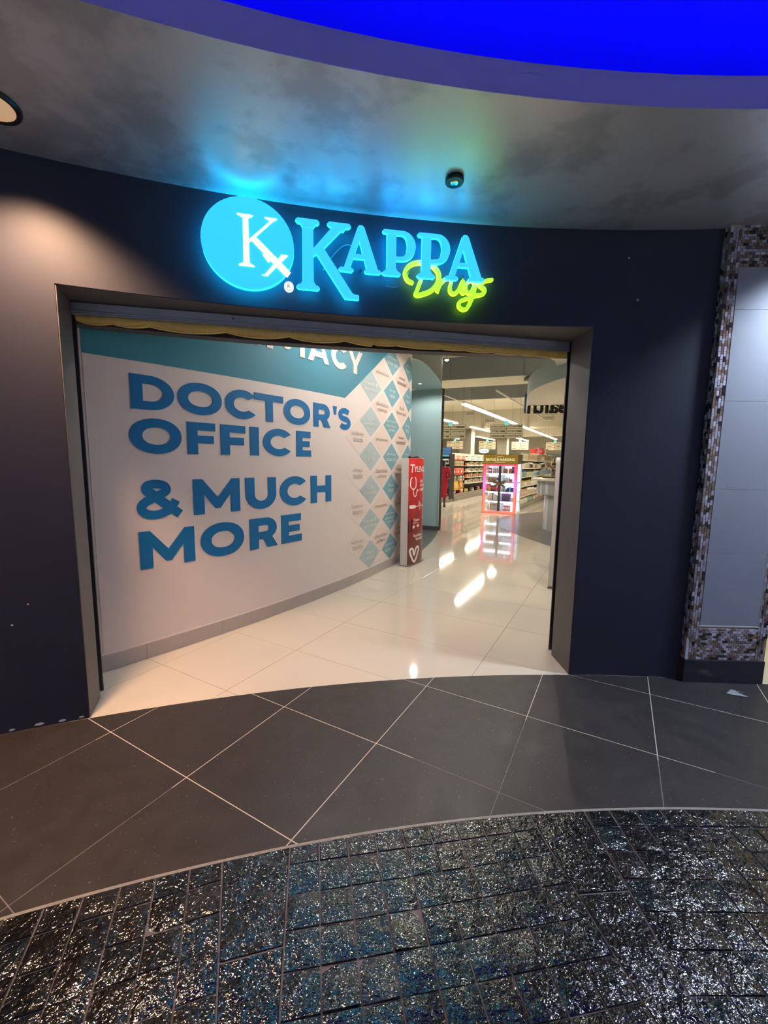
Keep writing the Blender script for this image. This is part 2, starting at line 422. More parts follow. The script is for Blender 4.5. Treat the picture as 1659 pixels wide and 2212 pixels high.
for bi in range(-3, 3):
    tc = -9.6 + 9.53 * bi
    ax = (sin(rad(tc)), cos(rad(tc))); tx = (cos(rad(tc)), -sin(rad(tc)))
    L2 = lambda x, r: (CX + tx[0] * x + ax[0] * r, CY + tx[1] * x + ax[1] * r)
    for row in range(-1, 14):
        r1 = 7.66 - .1143 * row; r0 = r1 - .1143
        for c in range(9):
            x0 = -.517 + TP * c; cx_, cr = x0 + TP / 2, (r0 + r1) / 2
            k = rn.choice((0, 0, 0, 1, 1, 2)); tilt = (rn.gauss(0, .030), rn.gauss(0, .030)); P = L2(cx_, cr)
            R_out = max(math.hypot(xx, r1) for xx in (x0, x0 + TP))
            if R_out > RM - .004:        # cut by the round edge
                if row < 0 and min(math.hypot(xx, r0) for xx in (x0, x0 + TP)) > RM - .012: continue
                q = clip_disc([L2(x0, r0), L2(x0, r1), L2(x0 + TP, r1), L2(x0 + TP, r0)], RM - .003, -60, 60)
                if len(q) < 3 or area(q) < .0006: continue
                slab(q, -.004, .0055, .003, .002).build('tile', m_glass[k], floor_mosaic); n_mos += 1
            elif in_view(*P) and n_mos < 300:
                inst('tile', tile_me[k], floor_mosaic, (P[0], P[1], .0010 + rn.uniform(-.0005, .0005)), (tilt[0], tilt[1], -rad(tc))); n_mos += 1
            else:
                mos_rest.bbox(x0 + .003, x0 + TP - .003, r0 + .003, r1 - .003, -.004, .0055, .0015, k, lambda x, y, z: (*L2(x, y), z))
    # plain wedge strip to the right of the block
    tn = tc + 9.53; ax2 = (sin(rad(tn)), cos(rad(tn))); tx2 = (cos(rad(tn)), -sin(rad(tn)))
    xe = -.517 + 9 * TP; L3 = lambda x, r: (CX + tx2[0] * x + ax2[0] * r, CY + tx2[1] * x + ax2[1] * r)
    rs = [7.74, 7.39, 6.93, 6.47, 6.1]
    for a, b_ in zip(rs, rs[1:]):
        q = [L2(xe, a), L3(-.517, a), L3(-.517, b_), L2(xe, b_)]
        if (Vector(q[1]) - Vector(q[0])).dot(Vector(tx)) < .02: continue
        slab(q, -.004, .0045, .003, .002).build('tile', m_glass[0], floor_mosaic)
mr_ = mos_rest.build('mosaic_remainder', m_glass, floor_mosaic); mr_['kind'] = 'stuff'
m_edge = mat('pale_edge_grout', (150, 148, 142), .6, noise=(30, .3))
MB().arc(-42, 33, RM - .004, RM + .008, -.005, .0032, 75).build('edge_strip', m_edge, floor_mosaic)

# ------------------------------------------------------------------ setting: facade, soffit, blue dome
m_wall = mat('black_satin_paint', (42, 45, 60), .55, spec=.35, noise=(2.2, .12), bump=(300, .04, .002))
T0, T1, TC = -20.87, -.36, 4.55
b = MB(); b.arc(-75, T0, RW, RW + .22, -.01, 3.6, 60); b.arc(T0, T1, RW, RW + .37, HEAD, 3.6, 40); b.arc(T1, 8.2, RW, RW + .315, -.01, 3.6, 18)
wall_front = struct(b, 'wall_front', m_wall, 'curved black painted shopfront wall with the wide entrance opening', 'wall', 30)
b = MB(); b.arc(-344, -75, RW, RW + .3, -.01, 3.6, 150); struct(b, 'wall_far', mat('pale_concourse_wall', (205, 200, 196), .6), 'pale walls around the far side of the round concourse', 'wall', 30)
m_chip = mat('bare_plaster', (205, 205, 210), .7)
for t_, z_, w_, h_ in ((-23.9, .012, .035, .012), (-23.2, .010, .03, .01), (-22.4, .012, .05, .014), (-21.7, .010, .04, .012), (-21.1, .012, .03, .01), (-22.9, .62, .012, .010), (-22.4, .73, .010, .009), (1.4, 2.62, .012, .014), (.9, 2.88, .010, .012)):
    MB().prism([[(-w_ / 2, 0), (w_ * .1, -h_ * .2), (w_ / 2, h_ * .3), (w_ * .2, h_), (-w_ * .3, h_ * .8)]], lambda x, z, d, t_=t_, z_=z_: cp(t_ + math.degrees(x / RW), RW - d, z_ + z), 0, .0012).build('paint_chip', m_chip, wall_front)
m_jamb = mat('grey_painted_jamb', (92, 88, 88), .5, noise=(6, .1))
b = MB(); b.arc(T0, T0 + .035, RW + .004, RW + .22, 0.0, HEAD, 2); tag(b.build('trim_1', m_jamb), 'grey painted jamb beside the printed wall', 'trim', kind='structure')
b = MB(); b.arc(T1 - .035, T1, RW + .004, RW + .315, 0.0, HEAD, 2); tag(b.build('trim_2', m_jamb), 'grey painted jamb beside the white gate post', 'trim', kind='structure')
b = MB(); b.arc(T0, T1, RW + .004, RW + .36, HEAD - .004, HEAD, 40); tag(b.build('trim_3', m_jamb), 'grey painted underside of the entrance head', 'trim', kind='structure')
m_dgrey = mat('dark_grey_paint', (66, 64, 68), .55)
b = MB(); b.arc(-40, -21.55, RW + .45, RW + .60, -.01, 3.6, 20); b.arc(-21.6, .2, RW + .40, RW + .50, 2.366, 3.6, 40); b.arc(.12, 10, RW + .43, RW + .56, -.01, 3.6, 10)
struct(b, 'wall_inner', m_dgrey, 'dark grey inner skin of the shopfront behind the shutter', 'wall')
m_steel = mat('galvanised_steel', (120, 124, 130), .38, metal=.8, noise=(14, .15))

m_soff = bpy.data.materials.new('silver_satin_soffit'); m_soff.use_nodes = True
nt = m_soff.node_tree; bs_ = nt.nodes['Principled BSDF']; N = nt.nodes.new; L = nt.links.new
tc_ = N('ShaderNodeTexCoord'); na = N('ShaderNodeTexNoise'); na.inputs['Scale'].default_value = 2.2; na.inputs['Detail'].default_value = 9; na.inputs['Roughness'].default_value = .62; L(tc_.outputs['Object'], na.inputs['Vector'])
rp = N('ShaderNodeValToRGB'); rp.color_ramp.elements[0].position = .42; rp.color_ramp.elements[1].position = .52
rp.color_ramp.elements[0].color = (*lin((188, 189, 192)), 1); rp.color_ramp.elements[1].color = (*lin((216, 217, 219)), 1)
L(na.outputs['Fac'], rp.inputs[0]); L(rp.outputs[0], bs_.inputs['Base Color'])
mrr = N('ShaderNodeMapRange'); mrr.inputs['To Min'].default_value = .32; mrr.inputs['To Max'].default_value = .44; L(na.outputs['Fac'], mrr.inputs[0]); L(mrr.outputs[0], bs_.inputs['Roughness'])
bs_.inputs['Metallic'].default_value = .45
nb = N('ShaderNodeTexNoise'); nb.inputs['Scale'].default_value = 1.6; nb.inputs['Detail'].default_value = 2; L(tc_.outputs['Object'], nb.inputs['Vector'])
bp_ = N('ShaderNodeBump'); bp_.inputs['Strength'].default_value = .12; bp_.inputs['Distance'].default_value = .05; L(nb.outputs['Fac'], bp_.inputs['Height']); L(bp_.outputs[0], bs_.inputs['Normal'])
b = MB(); b.arc(-180, 180, RS, RW + .02, ZS, ZS + .03, 240); struct(b, 'ceiling_soffit', m_soff, 'silver grey satin soffit ring above the shopfront', 'ceiling', 30)
m_fasc = mat('upstand_violet_cast', (178, 170, 244), .45, noise=(3, .06))  # violet cast of the cove light put into the base colour
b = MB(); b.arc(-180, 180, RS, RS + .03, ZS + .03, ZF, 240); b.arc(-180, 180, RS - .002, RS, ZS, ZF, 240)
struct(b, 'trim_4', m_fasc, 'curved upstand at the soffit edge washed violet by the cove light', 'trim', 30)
m_dome = mat('cove_blue_light_paint', (60, 60, 210), .7, noise=(2, .04))  # blue of the cove light put into the ceiling colour as well
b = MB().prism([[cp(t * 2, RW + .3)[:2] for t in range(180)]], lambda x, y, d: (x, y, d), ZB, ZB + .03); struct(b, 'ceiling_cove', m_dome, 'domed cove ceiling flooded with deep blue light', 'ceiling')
m_led = mat('blue_led', (0, 0, 255), .5, emit=13.0)
b = MB()
ring = [cp(t * 2.5, RS + .085, ZS + .062) for t in range(145)]
b.tube(ring, .012, 6); tag(b.build('led_strip', m_led), 'blue led rope hidden behind the soffit upstand', 'led strip')

# passage beyond the tiled column
m_beige = mat('beige_floor_tile', (212, 196, 160), .25, noise=(4, .06))
b = MB().prism([[cp(t, RW)[:2] for t in (8.2, 10, 12, 14, 16.2)] + [cp(16.2, RW + 5)[:2], cp(8.2, RW + 5)[:2]]], lambda x, y, d: (x, y, d), -.05, -.004)
fp = struct(b, 'floor_passage', m_wgrout, 'beige tiled floor of the passage past the mosaic column', 'floor')
for i in range(6):
    for j in range(3):
        t0, r0 = 8.25 + 2.6 * j, RW + .62 * i + .01
        q = [cp(t0, r0)[:2], cp(t0, r0 + .62)[:2], cp(t0 + 2.6, r0 + .62)[:2], cp(t0 + 2.6, r0)[:2]]
        slab(q, -.03, .0, .0016, .001).build('tile', m_beige, fp)
m_cream = mat('cream_paint', (214, 204, 182), .6)
b = MB(); b.arc(8.2, 16.2, RW + 3.8, RW + 4, -.01, 3.2, 8); b.arc(8.0, 8.25, RW + .37, RW + 4, -.01, 3.2, 2); b.arc(16.0, 16.3, RW + .3, RW + 4, -.01, 3.2, 2); b.arc(8.2, 16.2, RW, RW + 4, 3.06, 3.2, 8)
struct(b, 'wall_passage', m_cream, 'cream painted walls of the passage past the column', 'wall')

# ------------------------------------------------------------------ concourse lamps (recessed fittings in the soffit ring)
m_black = mat('black_plastic', (22, 22, 24), .4); m_chrome = mat('brushed_chrome', (200, 198, 195), .18, metal=1.0)
m_bulbw = mat('warm_bulb', (255, 196, 130), .4, emit=7.0); m_bulbc = mat('cool_bulb', (225, 238, 255), .4, emit=9.0)
def downlight(P, warm, label, r=.115, lit=True):
    t = thing('downlight', label, 'downlight', P, 0, 'recessed downlights of the concourse soffit')
    part('trim_ring', lambda b: b.lathe([(r * .80, 0), (r * .82, -.014), (r * .95, -.016), (r, -.006), (r, 0)], n=32), m_black, t, smooth=True)
    part('reflector', lambda b: b.lathe([(r * .8, -.012), (r * .62, -.006), (r * .35, -.003), (r * .3, -.002)], n=28), mat('warm_reflector_glow', (206, 168, 128), .3, emit=.35) if warm else m_chrome, t, smooth=True)  # warm reflectors given a glow for the bulb light they catch
    part('bulb', lambda b: b.lathe([(r * .28, -.003), (r * .26, -.006), (r * .12, -.009), (.002, -.0095)], n=16), m_bulbw if warm else m_bulbc, t, smooth=True)
    return t
DL = [(-21.48, 8.63, 1), (-34, 8.5, 1), (8.6, 8.62, 0), (21, 8.5, 0), (34, 8.5, 0), (-48, 8.5, 1)] + [(k, 8.4, 0) for k in (60, 90, 120, 150, 180, 210, 240, 270)]  # far-side ring of lamps added unseen, as soft fill from behind the camera
for i, (t_, R_, wm) in enumerate(DL):
    P = cp(t_, R_, ZS)
    downlight(P, wm, ['black rimmed warm downlight above the dark wall, cut by the picture edge', 'warm recessed downlight further along the soffit, outside the entrance', 'cool white recessed downlight in the soffit in front of the mosaic column'][i] if i < 3 else 'unseen downlight added around the soffit ring for ambient light')
    Pd = cp(t_, R_, ZS - .03)
    if i == 0: lamp('downlight_beam', 'SPOT', Pd, 190, WARM, cp(t_ - .35, R_ + .09, 0), .085, 122, .75)
    elif i == 1: lamp('downlight_beam', 'SPOT', Pd, 60, WARM, cp(t_, R_ + .15, 0), .085, 110, .8)
    elif i == 2: lamp('downlight_beam', 'SPOT', Pd, 125, COOL, cp(t_, R_, 0), .085, 120, .8)
    else: lamp('downlight_beam', 'SPOT', Pd, 600 if 50 < t_ < 275 else 80, WARM if wm else COOL, cp(t_, R_ - .5, 0), .085, 150, .9)
t = thing('ceiling_spotlight', 'small black ceiling spotlight, unlit, above the script word of the sign', 'spotlight', (.355, 2.427, ZS))
part('housing', lambda b: b.lathe([(.048, 0), (.05, -.018), (.047, -.024), (.026, -.026), (.022, -.012)], n=26), m_black, t, smooth=True)
part('lens', lambda b: b.lathe([(.023, -.0262), (.017, -.0285), (.004, -.0275)], n=20), m_chrome, t, smooth=True)
part('clip', lambda b: b.box(-.004, .004, .044, .056, -.018, 0), m_black, t)

# ------------------------------------------------------------------ roller shutter in the entrance
SA, SB = Vector((-1.85, 2.58, 0)), Vector((1.37, 3.27, 0)); SL = (SB - SA).length; SD = (SB - SA) / SL; SN = Vector((SD.y, -SD.x, 0))
def sh(x, d, z): q = SA + SD * x + SN * d; return (q.x, q.y, z)
t = thing('roller_shutter', 'grey steel bottom rail of the raised roller shutter across the entrance head', 'shutter', sh(SL / 2, 0, 2.38))
prof = [(-.02, 2.383), (.028, 2.380), (.032, 2.386), (.026, 2.392), (.026, 2.396), (.03, 2.401), (.026, 2.406), (.024, 2.448), (-.02, 2.452)]
b = MB(); n = len(prof); K = 24
for i in range(K + 1): b.v += [sh(SL * i / K, d, z) for d, z in prof]
for i in range(K):
    for j in range(n): b.f.append((i * n + j, i * n + (j + 1) % n, (i + 1) * n + (j + 1) % n, (i + 1) * n + j)); b.m.append(0)
b.f += [tuple(range(n)), tuple(K * n + j for j in range(n))]; b.m += [0, 0]
b.build('bottom_rail', mat('slate_grey_rail', (168, 170, 176), .42, metal=.1, noise=(9, .12)), t)
for x in (.9, 2.05): MB().lathe([(.006, 0), (.006, .004), (.003, .006)], n=8, fn=lambda a, b_, c, x=x: sh(x + a, .024 + c, 2.425 + b_)).build('rivet', m_steel, t)
for x, nm in ((-.036, 0), (SL + .062, 1)):
    s_ = -1 if nm == 0 else 1
    g_ = thing('shutter_guide', ['vertical shutter guide channel with a bright steel edge beside the printed wall', 'vertical shutter guide channel with paint chips beside the white gate post'][nm], 'guide rail', sh(x, 0, 0))
    b = MB(); b.box(-.03, .03, -.045, -.035, 0, 2.45, fn=lambda a, d, z, x=x: sh(x + a, d, z)); b.box(-.03, .03, .035, .045, 0, 2.45, fn=lambda a, d, z, x=x: sh(x + a, d, z)); b.box(.022 * s_ - .006, .022 * s_ + .006, -.045, .045, 0, 2.45, fn=lambda a, d, z, x=x: sh(x + a, d, z))
    b.build('channel', m_dgrey, g_)
    b = MB(); b.box(-.030 * s_ - .002, -.030 * s_ + .002, .030, .047, .01, 2.40, fn=lambda a, d, z, x=x: sh(x + a, d, z)); b.build('edge_strip', m_steel, g_)
    if nm:
        for k, (z0, h_) in enumerate(((.10, .05), (.30, .035), (.56, .03), (.72, .02))):
            MB().prism([[(-.004, z0), (.004, z0 + .004), (.003, z0 + h_ * .6), (.006, z0 + h_), (-.002, z0 + h_ * .8)]], lambda a, z, d, x=x: sh(x - .028 + a, .046 + d, z), 0, .0015).build('paint_chip', mat('bare_plaster', (205, 205, 210), .7), g_)
# gathered yellow cloth tied under the rail
m_yel = mat('ochre_yellow_fabric', (240, 204, 108), .85, noise=(60, .15))
knots = [0.0, .055, .118, .255, .375, .49, .60, .70, .755, .82, .888, .928, 1.0]
def yel_low(u):
    for a, b_ in zip(knots, knots[1:]):
        if a <= u <= b_:
            w_ = b_ - a; sag = (.024 if u < .55 else .010) * min(1, w_ / .10); return 2.352 - (.012 if u > .55 else .004) - sag * sin(PI * (u - a) / w_) ** .7
    return 2.35
b = MB(); K = 160; M_ = 7
for i in range(K + 1):
    u = i / K; zl = yel_low(u); x = .02 + (SL - .04) * u
    for j in range(M_):
        v = j / (M_ - 1); z = 2.383 + (zl - 2.383) * v; bul = .016 + .014 * sin(PI * min(1, v * 1.02)) + .004 * sin(u * 260 + v * 2)
        b.v.append(sh(x, bul, z))
    for j in range(2): b.v.append(sh(x, -.012, (zl, 2.383)[j]))
S_ = M_ + 2
for i in range(K):
    for j in range(S_): b.f.append((i * S_ + j, i * S_ + (j + 1) % S_, (i + 1) * S_ + (j + 1) % S_, (i + 1) * S_ + j)); b.m.append(0)
b.f += [tuple(range(S_)), tuple(K * S_ + j for j in range(S_))]; b.m += [0, 0]
t = thing('fabric_strip', 'ochre yellow gathered cloth strip hanging in scallops under the shutter rail', 'fabric', sh(SL / 2, 0, 2.34))
b.build('cloth', m_yel, t, smooth=60)
b = MB(); b.tube([sh(.02 + (SL - .04) * i / K, .016, yel_low(i / K)) for i in range(K + 1)], .0035, 6); b.build('hem', mat('pale_yellow_hem', (226, 196, 120), .8), t, smooth=True)

# ------------------------------------------------------------------ illuminated shop sign
RG = RW - .09
def sg(s, z, d): a = s / RG; R = RW - d; return (CX + R * sin(a), CY + R * cos(a), z)
m_cy = mat('cyan_lit_acrylic', (52, 188, 238), .35, emit=.6); m_cyr = mat('cyan_lit_return', (10, 170, 235), .4, emit=7.5)
m_cyd = mat('cyan_lit_disc', (48, 190, 236), .35, emit=.58)
m_li = mat('lime_lit_acrylic', (166, 238, 48), .35, emit=.62); m_lir = mat('lime_lit_return', (140, 228, 20), .4, emit=3.5)
m_wl = mat('white_lit_acrylic', (246, 244, 226), .35, emit=.5)
sign = thing('illuminated_sign', 'glowing cyan and lime pharmacy sign reading KAPPA Drugs above the entrance', 'sign', sg(-1.6, 2.5, 0))
D0, D1 = .052, .072
disc = MB().prism([ell(-2.253, 2.768, .253, .2455, 64)], sg, D0, D1 + .01, 0, 1).build('logo_disc', [m_cyd, m_cyr], sign)
sd = D1 + .0175
b = MB()
def bar(b, p, q, wd, d0, d1, mi=0, sm=None): return b.ribbon([p, q], wd, sg, d0, d1, mi, sm, caps=False)
b.prism([[(-2.283, 2.655), (-2.249, 2.655), (-2.251, 2.905), (-2.281, 2.905)]], sg, sd - .004, sd)
b.prism([[(-2.312, 2.918), (-2.312, 2.911), (-2.281, 2.898), (-2.251, 2.898), (-2.226, 2.911), (-2.226, 2.918)]], sg, sd - .004, sd + .0004)
b.prism([[(-2.309, 2.642), (-2.222, 2.642), (-2.222, 2.649), (-2.249, 2.662), (-2.283, 2.662), (-2.309, 2.649)]], sg, sd - .004, sd + .0004)
b.prism([[(-2.252, 2.770), (-2.252, 2.786), (-2.132, 2.900), (-2.162, 2.912), (-2.162, 2.918), (-2.094, 2.918), (-2.094, 2.911), (-2.115, 2.900), (-2.232, 2.785)]], sg, sd - .004, sd + .0002)
b.prism([[(-2.236, 2.782), (-2.208, 2.803), (-2.020, 2.636), (-2.040, 2.606), (-2.052, 2.612)]], sg, sd - .004, sd + .0003)
b.build('logo_letter_k', m_wl, disc)
b = MB(); b.prism([[(-2.183, 2.602), (-2.148, 2.602), (-2.148, 2.607), (-2.044, 2.716), (-2.036, 2.722), (-2.036, 2.728), (-2.075, 2.728), (-2.075, 2.722), (-2.168, 2.609), (-2.183, 2.607)]], sg, sd - .004, sd + .0005)
b.prism([[(-2.180, 2.717), (-2.150, 2.717), (-2.128, 2.690), (-2.146, 2.676)]], sg, sd - .004, sd + .0006); b.build('logo_letter_x', m_wl, disc)
rg = MB().prism([ell(-2.032, 2.564, .0275, .0275, 28)], sg, D0, D1 + .004).build('registered_disc', m_wl, sign)
m_regt = mat('cyan_print', (70, 150, 175), .5)
b = MB(); put_text(b, 'R', -2.032, 2.554, .020, sg, D1 + .0058, align='C'); b.ribbon(ell(-2.032, 2.564, 0.0225, .0225, 28), .0012, sg, D1 + .004, D1 + .0058, closed=True, caps=False); b.build('registered_letter', m_regt, rg)
def letter(nm, pieces, mats=(m_cy, m_cyr), d0=D0, d1=D1):
    b = MB(); up = lambda x, z, d: sg(x, z + .008, d)
    for i, pc in enumerate(pieces): b.prism(pc if isinstance(pc[0], list) else [pc], up, d0, d1 + .00012 * i, 0, 1)
    return b.build(nm, list(mats), sign)
def serif(x0, x1, z, h_=.024, up=True, c0=None, c1=None):     # rounded slab serif bracketed into a stem c0..c1
    s_ = 1 if up else -1; r = h_ * .42
    pts = [(x0 + r, z), (x1 - r, z), (x1, z + s_ * r), (x1, z + s_ * (h_ - r)), (x1 - r, z + s_ * h_)]
    if c1 is not None: pts += [(c1 + .012, z + s_ * (h_ + .002)), (c1, z + s_ * (h_ + .02)), (c0, z + s_ * (h_ + .02)), (c0 - .012, z + s_ * (h_ + .002))]
    pts += [(x0 + r, z + s_ * h_), (x0, z + s_ * (h_ - r)), (x0, z + s_ * r)]
    return pts
letter('letter_k', [
    [(-1.952, 2.56), (-1.886, 2.56), (-1.888, 2.93), (-1.950, 2.93)],
    serif(-1.988, -1.852, 2.550, .027, True, -1.952, -1.886), serif(-1.990, -1.852, 2.942, .027, False, -1.950, -1.888),
    [(-1.890, 2.738), (-1.890, 2.782), (-1.772, 2.920), (-1.704, 2.920), (-1.842, 2.772)],
    serif(-1.806, -1.666, 2.942, .026, False, -1.772, -1.710),
    [(-1.880, 2.768), (-1.838, 2.806), (-1.655, 2.552), (-1.640, 2.545), (-1.620, 2.545), (-1.614, 2.539), (-1.614, 2.522), (-1.620, 2.516), (-1.700, 2.516)]])
def letter_A(ax, lf, rt, z0=2.674, z1=2.942):
    w_ = rt - lf; cl = lf + w_ * .17; cr = rt - w_ * .20
    letter('letter_a', [
        [(ax - .018, z1 - .012), (ax - .008, z1), (ax + .012, z1), (ax + .024, z1 - .012), (cr + .034, z0 + .02), (cr - .036, z0 + .02), (ax - .008, z1 - .085)],
        [(ax - .018, z1 - .012), (ax + .01, z1 - .03), (ax - .004, z1 - .08), (cl + .022, z0 + .018), (cl - .016, z0 + .018)],
        [(cl + .022, z0 + .078), (cr - .022, z0 + .078), (cr - .036, z0 + .105), (cl + .034, z0 + .105)],
        serif(lf, lf + w_ * .345, z0, .024), serif(rt - w_ * .40, rt, z0, .024)])
def letter_P(x0, xb, z0=2.674, z1=2.936):
    s0, s1 = x0 + .028, x0 + .086; zb = 2.762
    o_ = [(s0, z1), (s1, z1)] + ell(xb - .085, (z1 + zb) / 2, .085, (z1 - zb) / 2, 18, 90, -90) + [(s0 + .02, zb), (s0, zb)]
    i_ = [(s1, z1 - .027), (s1, zb + .024)] + ell(xb - .088, (z1 + zb) / 2, .034, (z1 - zb) / 2 - .026, 14, -90, 90)
    letter('letter_p', [[o_, i_], [(s0, z0 + .01), (s1, z0 + .01), (s1, z1 - .005), (s0, z1 - .005)], serif(x0, x0 + .116, z0, .024, True, s0, s1), serif(x0, s1, z1, .024, False)])
letter_A(-1.608, -1.738, -1.480); letter_P(-1.474, -1.266); letter_P(-1.256, -1.048); letter_A(-.957, -1.080, -.823)
# script word, one brush stroke per letter
def script(nm, pts, wd, dz=0.0):
    P = smooth_path([(x, z + .0235) for x, z in pts], 7); n = len(P)
    W = [wd * (.82 + .18 * sin(PI * min(1, max(0, i / (n - 1))))) for i in range(n)]
    b = MB(); b.ribbon(P, W, sg, D0 - .028 + dz, D1 - .028 + dz, 0, 1); b.build(nm, [m_li, m_lir], sign)
script('script_letter_d', [(-1.279, 2.640), (-1.308, 2.654), (-1.324, 2.690), (-1.308, 2.730), (-1.262, 2.757), (-1.205, 2.762), (-1.150, 2.748), (-1.112, 2.708), (-1.112, 2.660), (-1.150, 2.606), (-1.205, 2.578), (-1.252, 2.570), (-1.240, 2.610), (-1.222, 2.660), (-1.208, 2.700)], .027)
script('script_letter_r', [(-1.098, 2.668), (-1.106, 2.630), (-1.117, 2.594), (-1.098, 2.640), (-1.070, 2.672), (-1.040, 2.680), (-1.026, 2.672)], .0235, .0006)
script('script_letter_u', [(-1.022, 2.672), (-1.034, 2.630), (-1.030, 2.600), (-1.006, 2.590), (-.976, 2.618), (-.950, 2.672), (-.962, 2.622), (-.950, 2.598), (-.936, 2.602)], .0235, .0012)
script('script_letter_g', [(-.876, 2.664), (-.902, 2.674), (-.930, 2.650), (-.930, 2.612), (-.908, 2.600), (-.884, 2.626), (-.866, 2.668), (-.880, 2.600), (-.898, 2.545), (-.920, 2.506), (-.948, 2.498), (-.972, 2.516), (-.966, 2.545), (-.930, 2.562), (-.880, 2.578), (-.850, 2.590)], .0235, .0018)
script('script_letter_s', [(-.764, 2.686), (-.796, 2.680), (-.832, 2.664), (-.838, 2.646), (-.812, 2.628), (-.812, 2.604), (-.842, 2.590), (-.864, 2.590)], .0235, .0024)
for p_ in ((-2.25, 2.768), (-1.92, 2.74), (-1.60, 2.72), (-1.40, 2.80), (-1.18, 2.80), (-.955, 2.72)):
    MB().lathe([(.008, 0), (.008, .045)], n=8, fn=lambda a, c_, d, p_=p_: sg(p_[0] + a, p_[1] + c_, d)).build('mounting_pin', m_steel, sign)
m_cable = mat('grey_cable', (110, 115, 120), .5)
b = MB(); b.tube([sg(*q) for q in smooth_path([(-1.83, 2.70, .006), (-1.76, 2.80, .012), (-1.70, 2.856, .012), (-1.655, 2.862, .006)], 6)], .0022, 6); b.build('cable', m_cable, sign)
b = MB(); b.tube([sg(*q) for q in smooth_path([(-1.30, 2.72, .006), (-1.29, 2.755, .012), (-1.285, 2.80, .006)], 6)], .002, 6); b.build('cable', m_cable, sign)
b = MB(); b.tube([sg(*q) for q in smooth_path([(-1.44, 2.645, .006), (-1.40, 2.638, .012), (-1.36, 2.645, .006)], 6)], .002, 6); b.build('cable', m_cable, sign)

# ------------------------------------------------------------------ printed mural on the curved entrance wall
m_mwall = mat('white_wall_paint', (214, 206, 204), .55)
ME, MT = 4.60, 3.26
b = MB(); o = 0
def mural_strip(b, s0, s1, zf0, zf1, d0, d1, n=40, mi=0):
    o = len(b.v)
    for i in range(n + 1):
        s_ = s0 + (s1 - s0) * i / n
        b.v += [mp(s_, zf0(s_), d1), mp(s_, zf1(s_), d1), mp(s_, zf1(s_), d0), mp(s_, zf0(s_), d0)]
    for i in range(n):
        for k in range(4): b.f.append((o + 4 * i + k, o + 4 * i + (k + 1) % 4, o + 4 * i + 4 + (k + 1) % 4, o + 4 * i + 4 + k)); b.m.append(mi)
    b.f += [tuple(o + k for k in range(4)), tuple(o + 4 * n + k for k in range(4))]; b.m += [mi, mi]
mural_strip(b, -.12, ME, lambda s: -.01, lambda s: 3.5, -.16, 0)
struct(b, 'wall_left', m_mwall, 'curved white wall carrying the printed pharmacy mural', 'wall', 30)
m_skirt = mat('grey_tile_skirting', (176, 168, 164), .3, noise=(4, .05)); m_skt = mat('pale_skirting_bead', (214, 206, 202), .4)
b = MB(); mural_strip(b, -.02, ME, lambda s: 0, lambda s: .005, 0, .0085); sk = tag(b.build('baseboard_left', m_skirt), 'grey tiled skirting along the foot of the printed mural wall', 'skirting', kind='structure')
js = [-.02, .28, .905, 1.20, 1.50, 2.02, 2.72, 3.42, 4.10, ME]
for a, c_ in zip(js, js[1:]):
    b = MB(); mural_strip(b, a + .001, c_ - .001, lambda s: .002, lambda s: .122, 0, .010, 5); b.build('tile', m_skirt, sk)
b = MB(); mural_strip(b, -.02, ME, lambda s: .122, lambda s: .131, 0, .0095); b.build('bead', m_skt, sk)
mural = thing('wall_mural', 'printed wall mural with blue DOCTOR\'S OFFICE & MUCH MORE lettering', 'mural', mp(2, 0, 0))
m_pap = mat('mural_vinyl', (222, 212, 208), .42, spec=.3)
b = MB(); mural_strip(b, .0, ME - .005, lambda s: .131, lambda s: 3.25, 0, .0015, 60); b.build('backing_sheet', m_pap, mural)
def mu(s, z, d): return mp(s, z, .0015 + d)
m_band = mat('teal_print_band', (62, 134, 158), .42, spec=.3); m_let = mat('blue_print_letter', (20, 112, 172), .42, spec=.3); m_pale = mat('pale_print_letter', (214, 208, 202), .42, spec=.3)
m_teald = mat('teal_print_letter', (22, 112, 152), .42, spec=.3)
b = MB(); K = 40
for i in range(K):
    sa, sb = 2.60 * i / K, 2.60 * (i + 1) / K; b.prism([[(sa, 2.237 + .011 * sa), (sb, 2.237 + .011 * sb), (sb, 3.25), (sa, 3.25)]], mu, 0, .0008, back=False)
for i in range(20):
    sa, sb = 2.60 + 1.38 * i / 20, 2.60 + 1.38 * (i + 1) / 20; zz = lambda s: min(3.25, 2.266 + (s - 2.60) * .705)
    b.prism([[(sa, zz(sa)), (sb, zz(sb)), (sb, 3.2501), (sa, 3.25)]], mu, 0, .0008, back=False)
b.build('heading_band', m_band, mural)
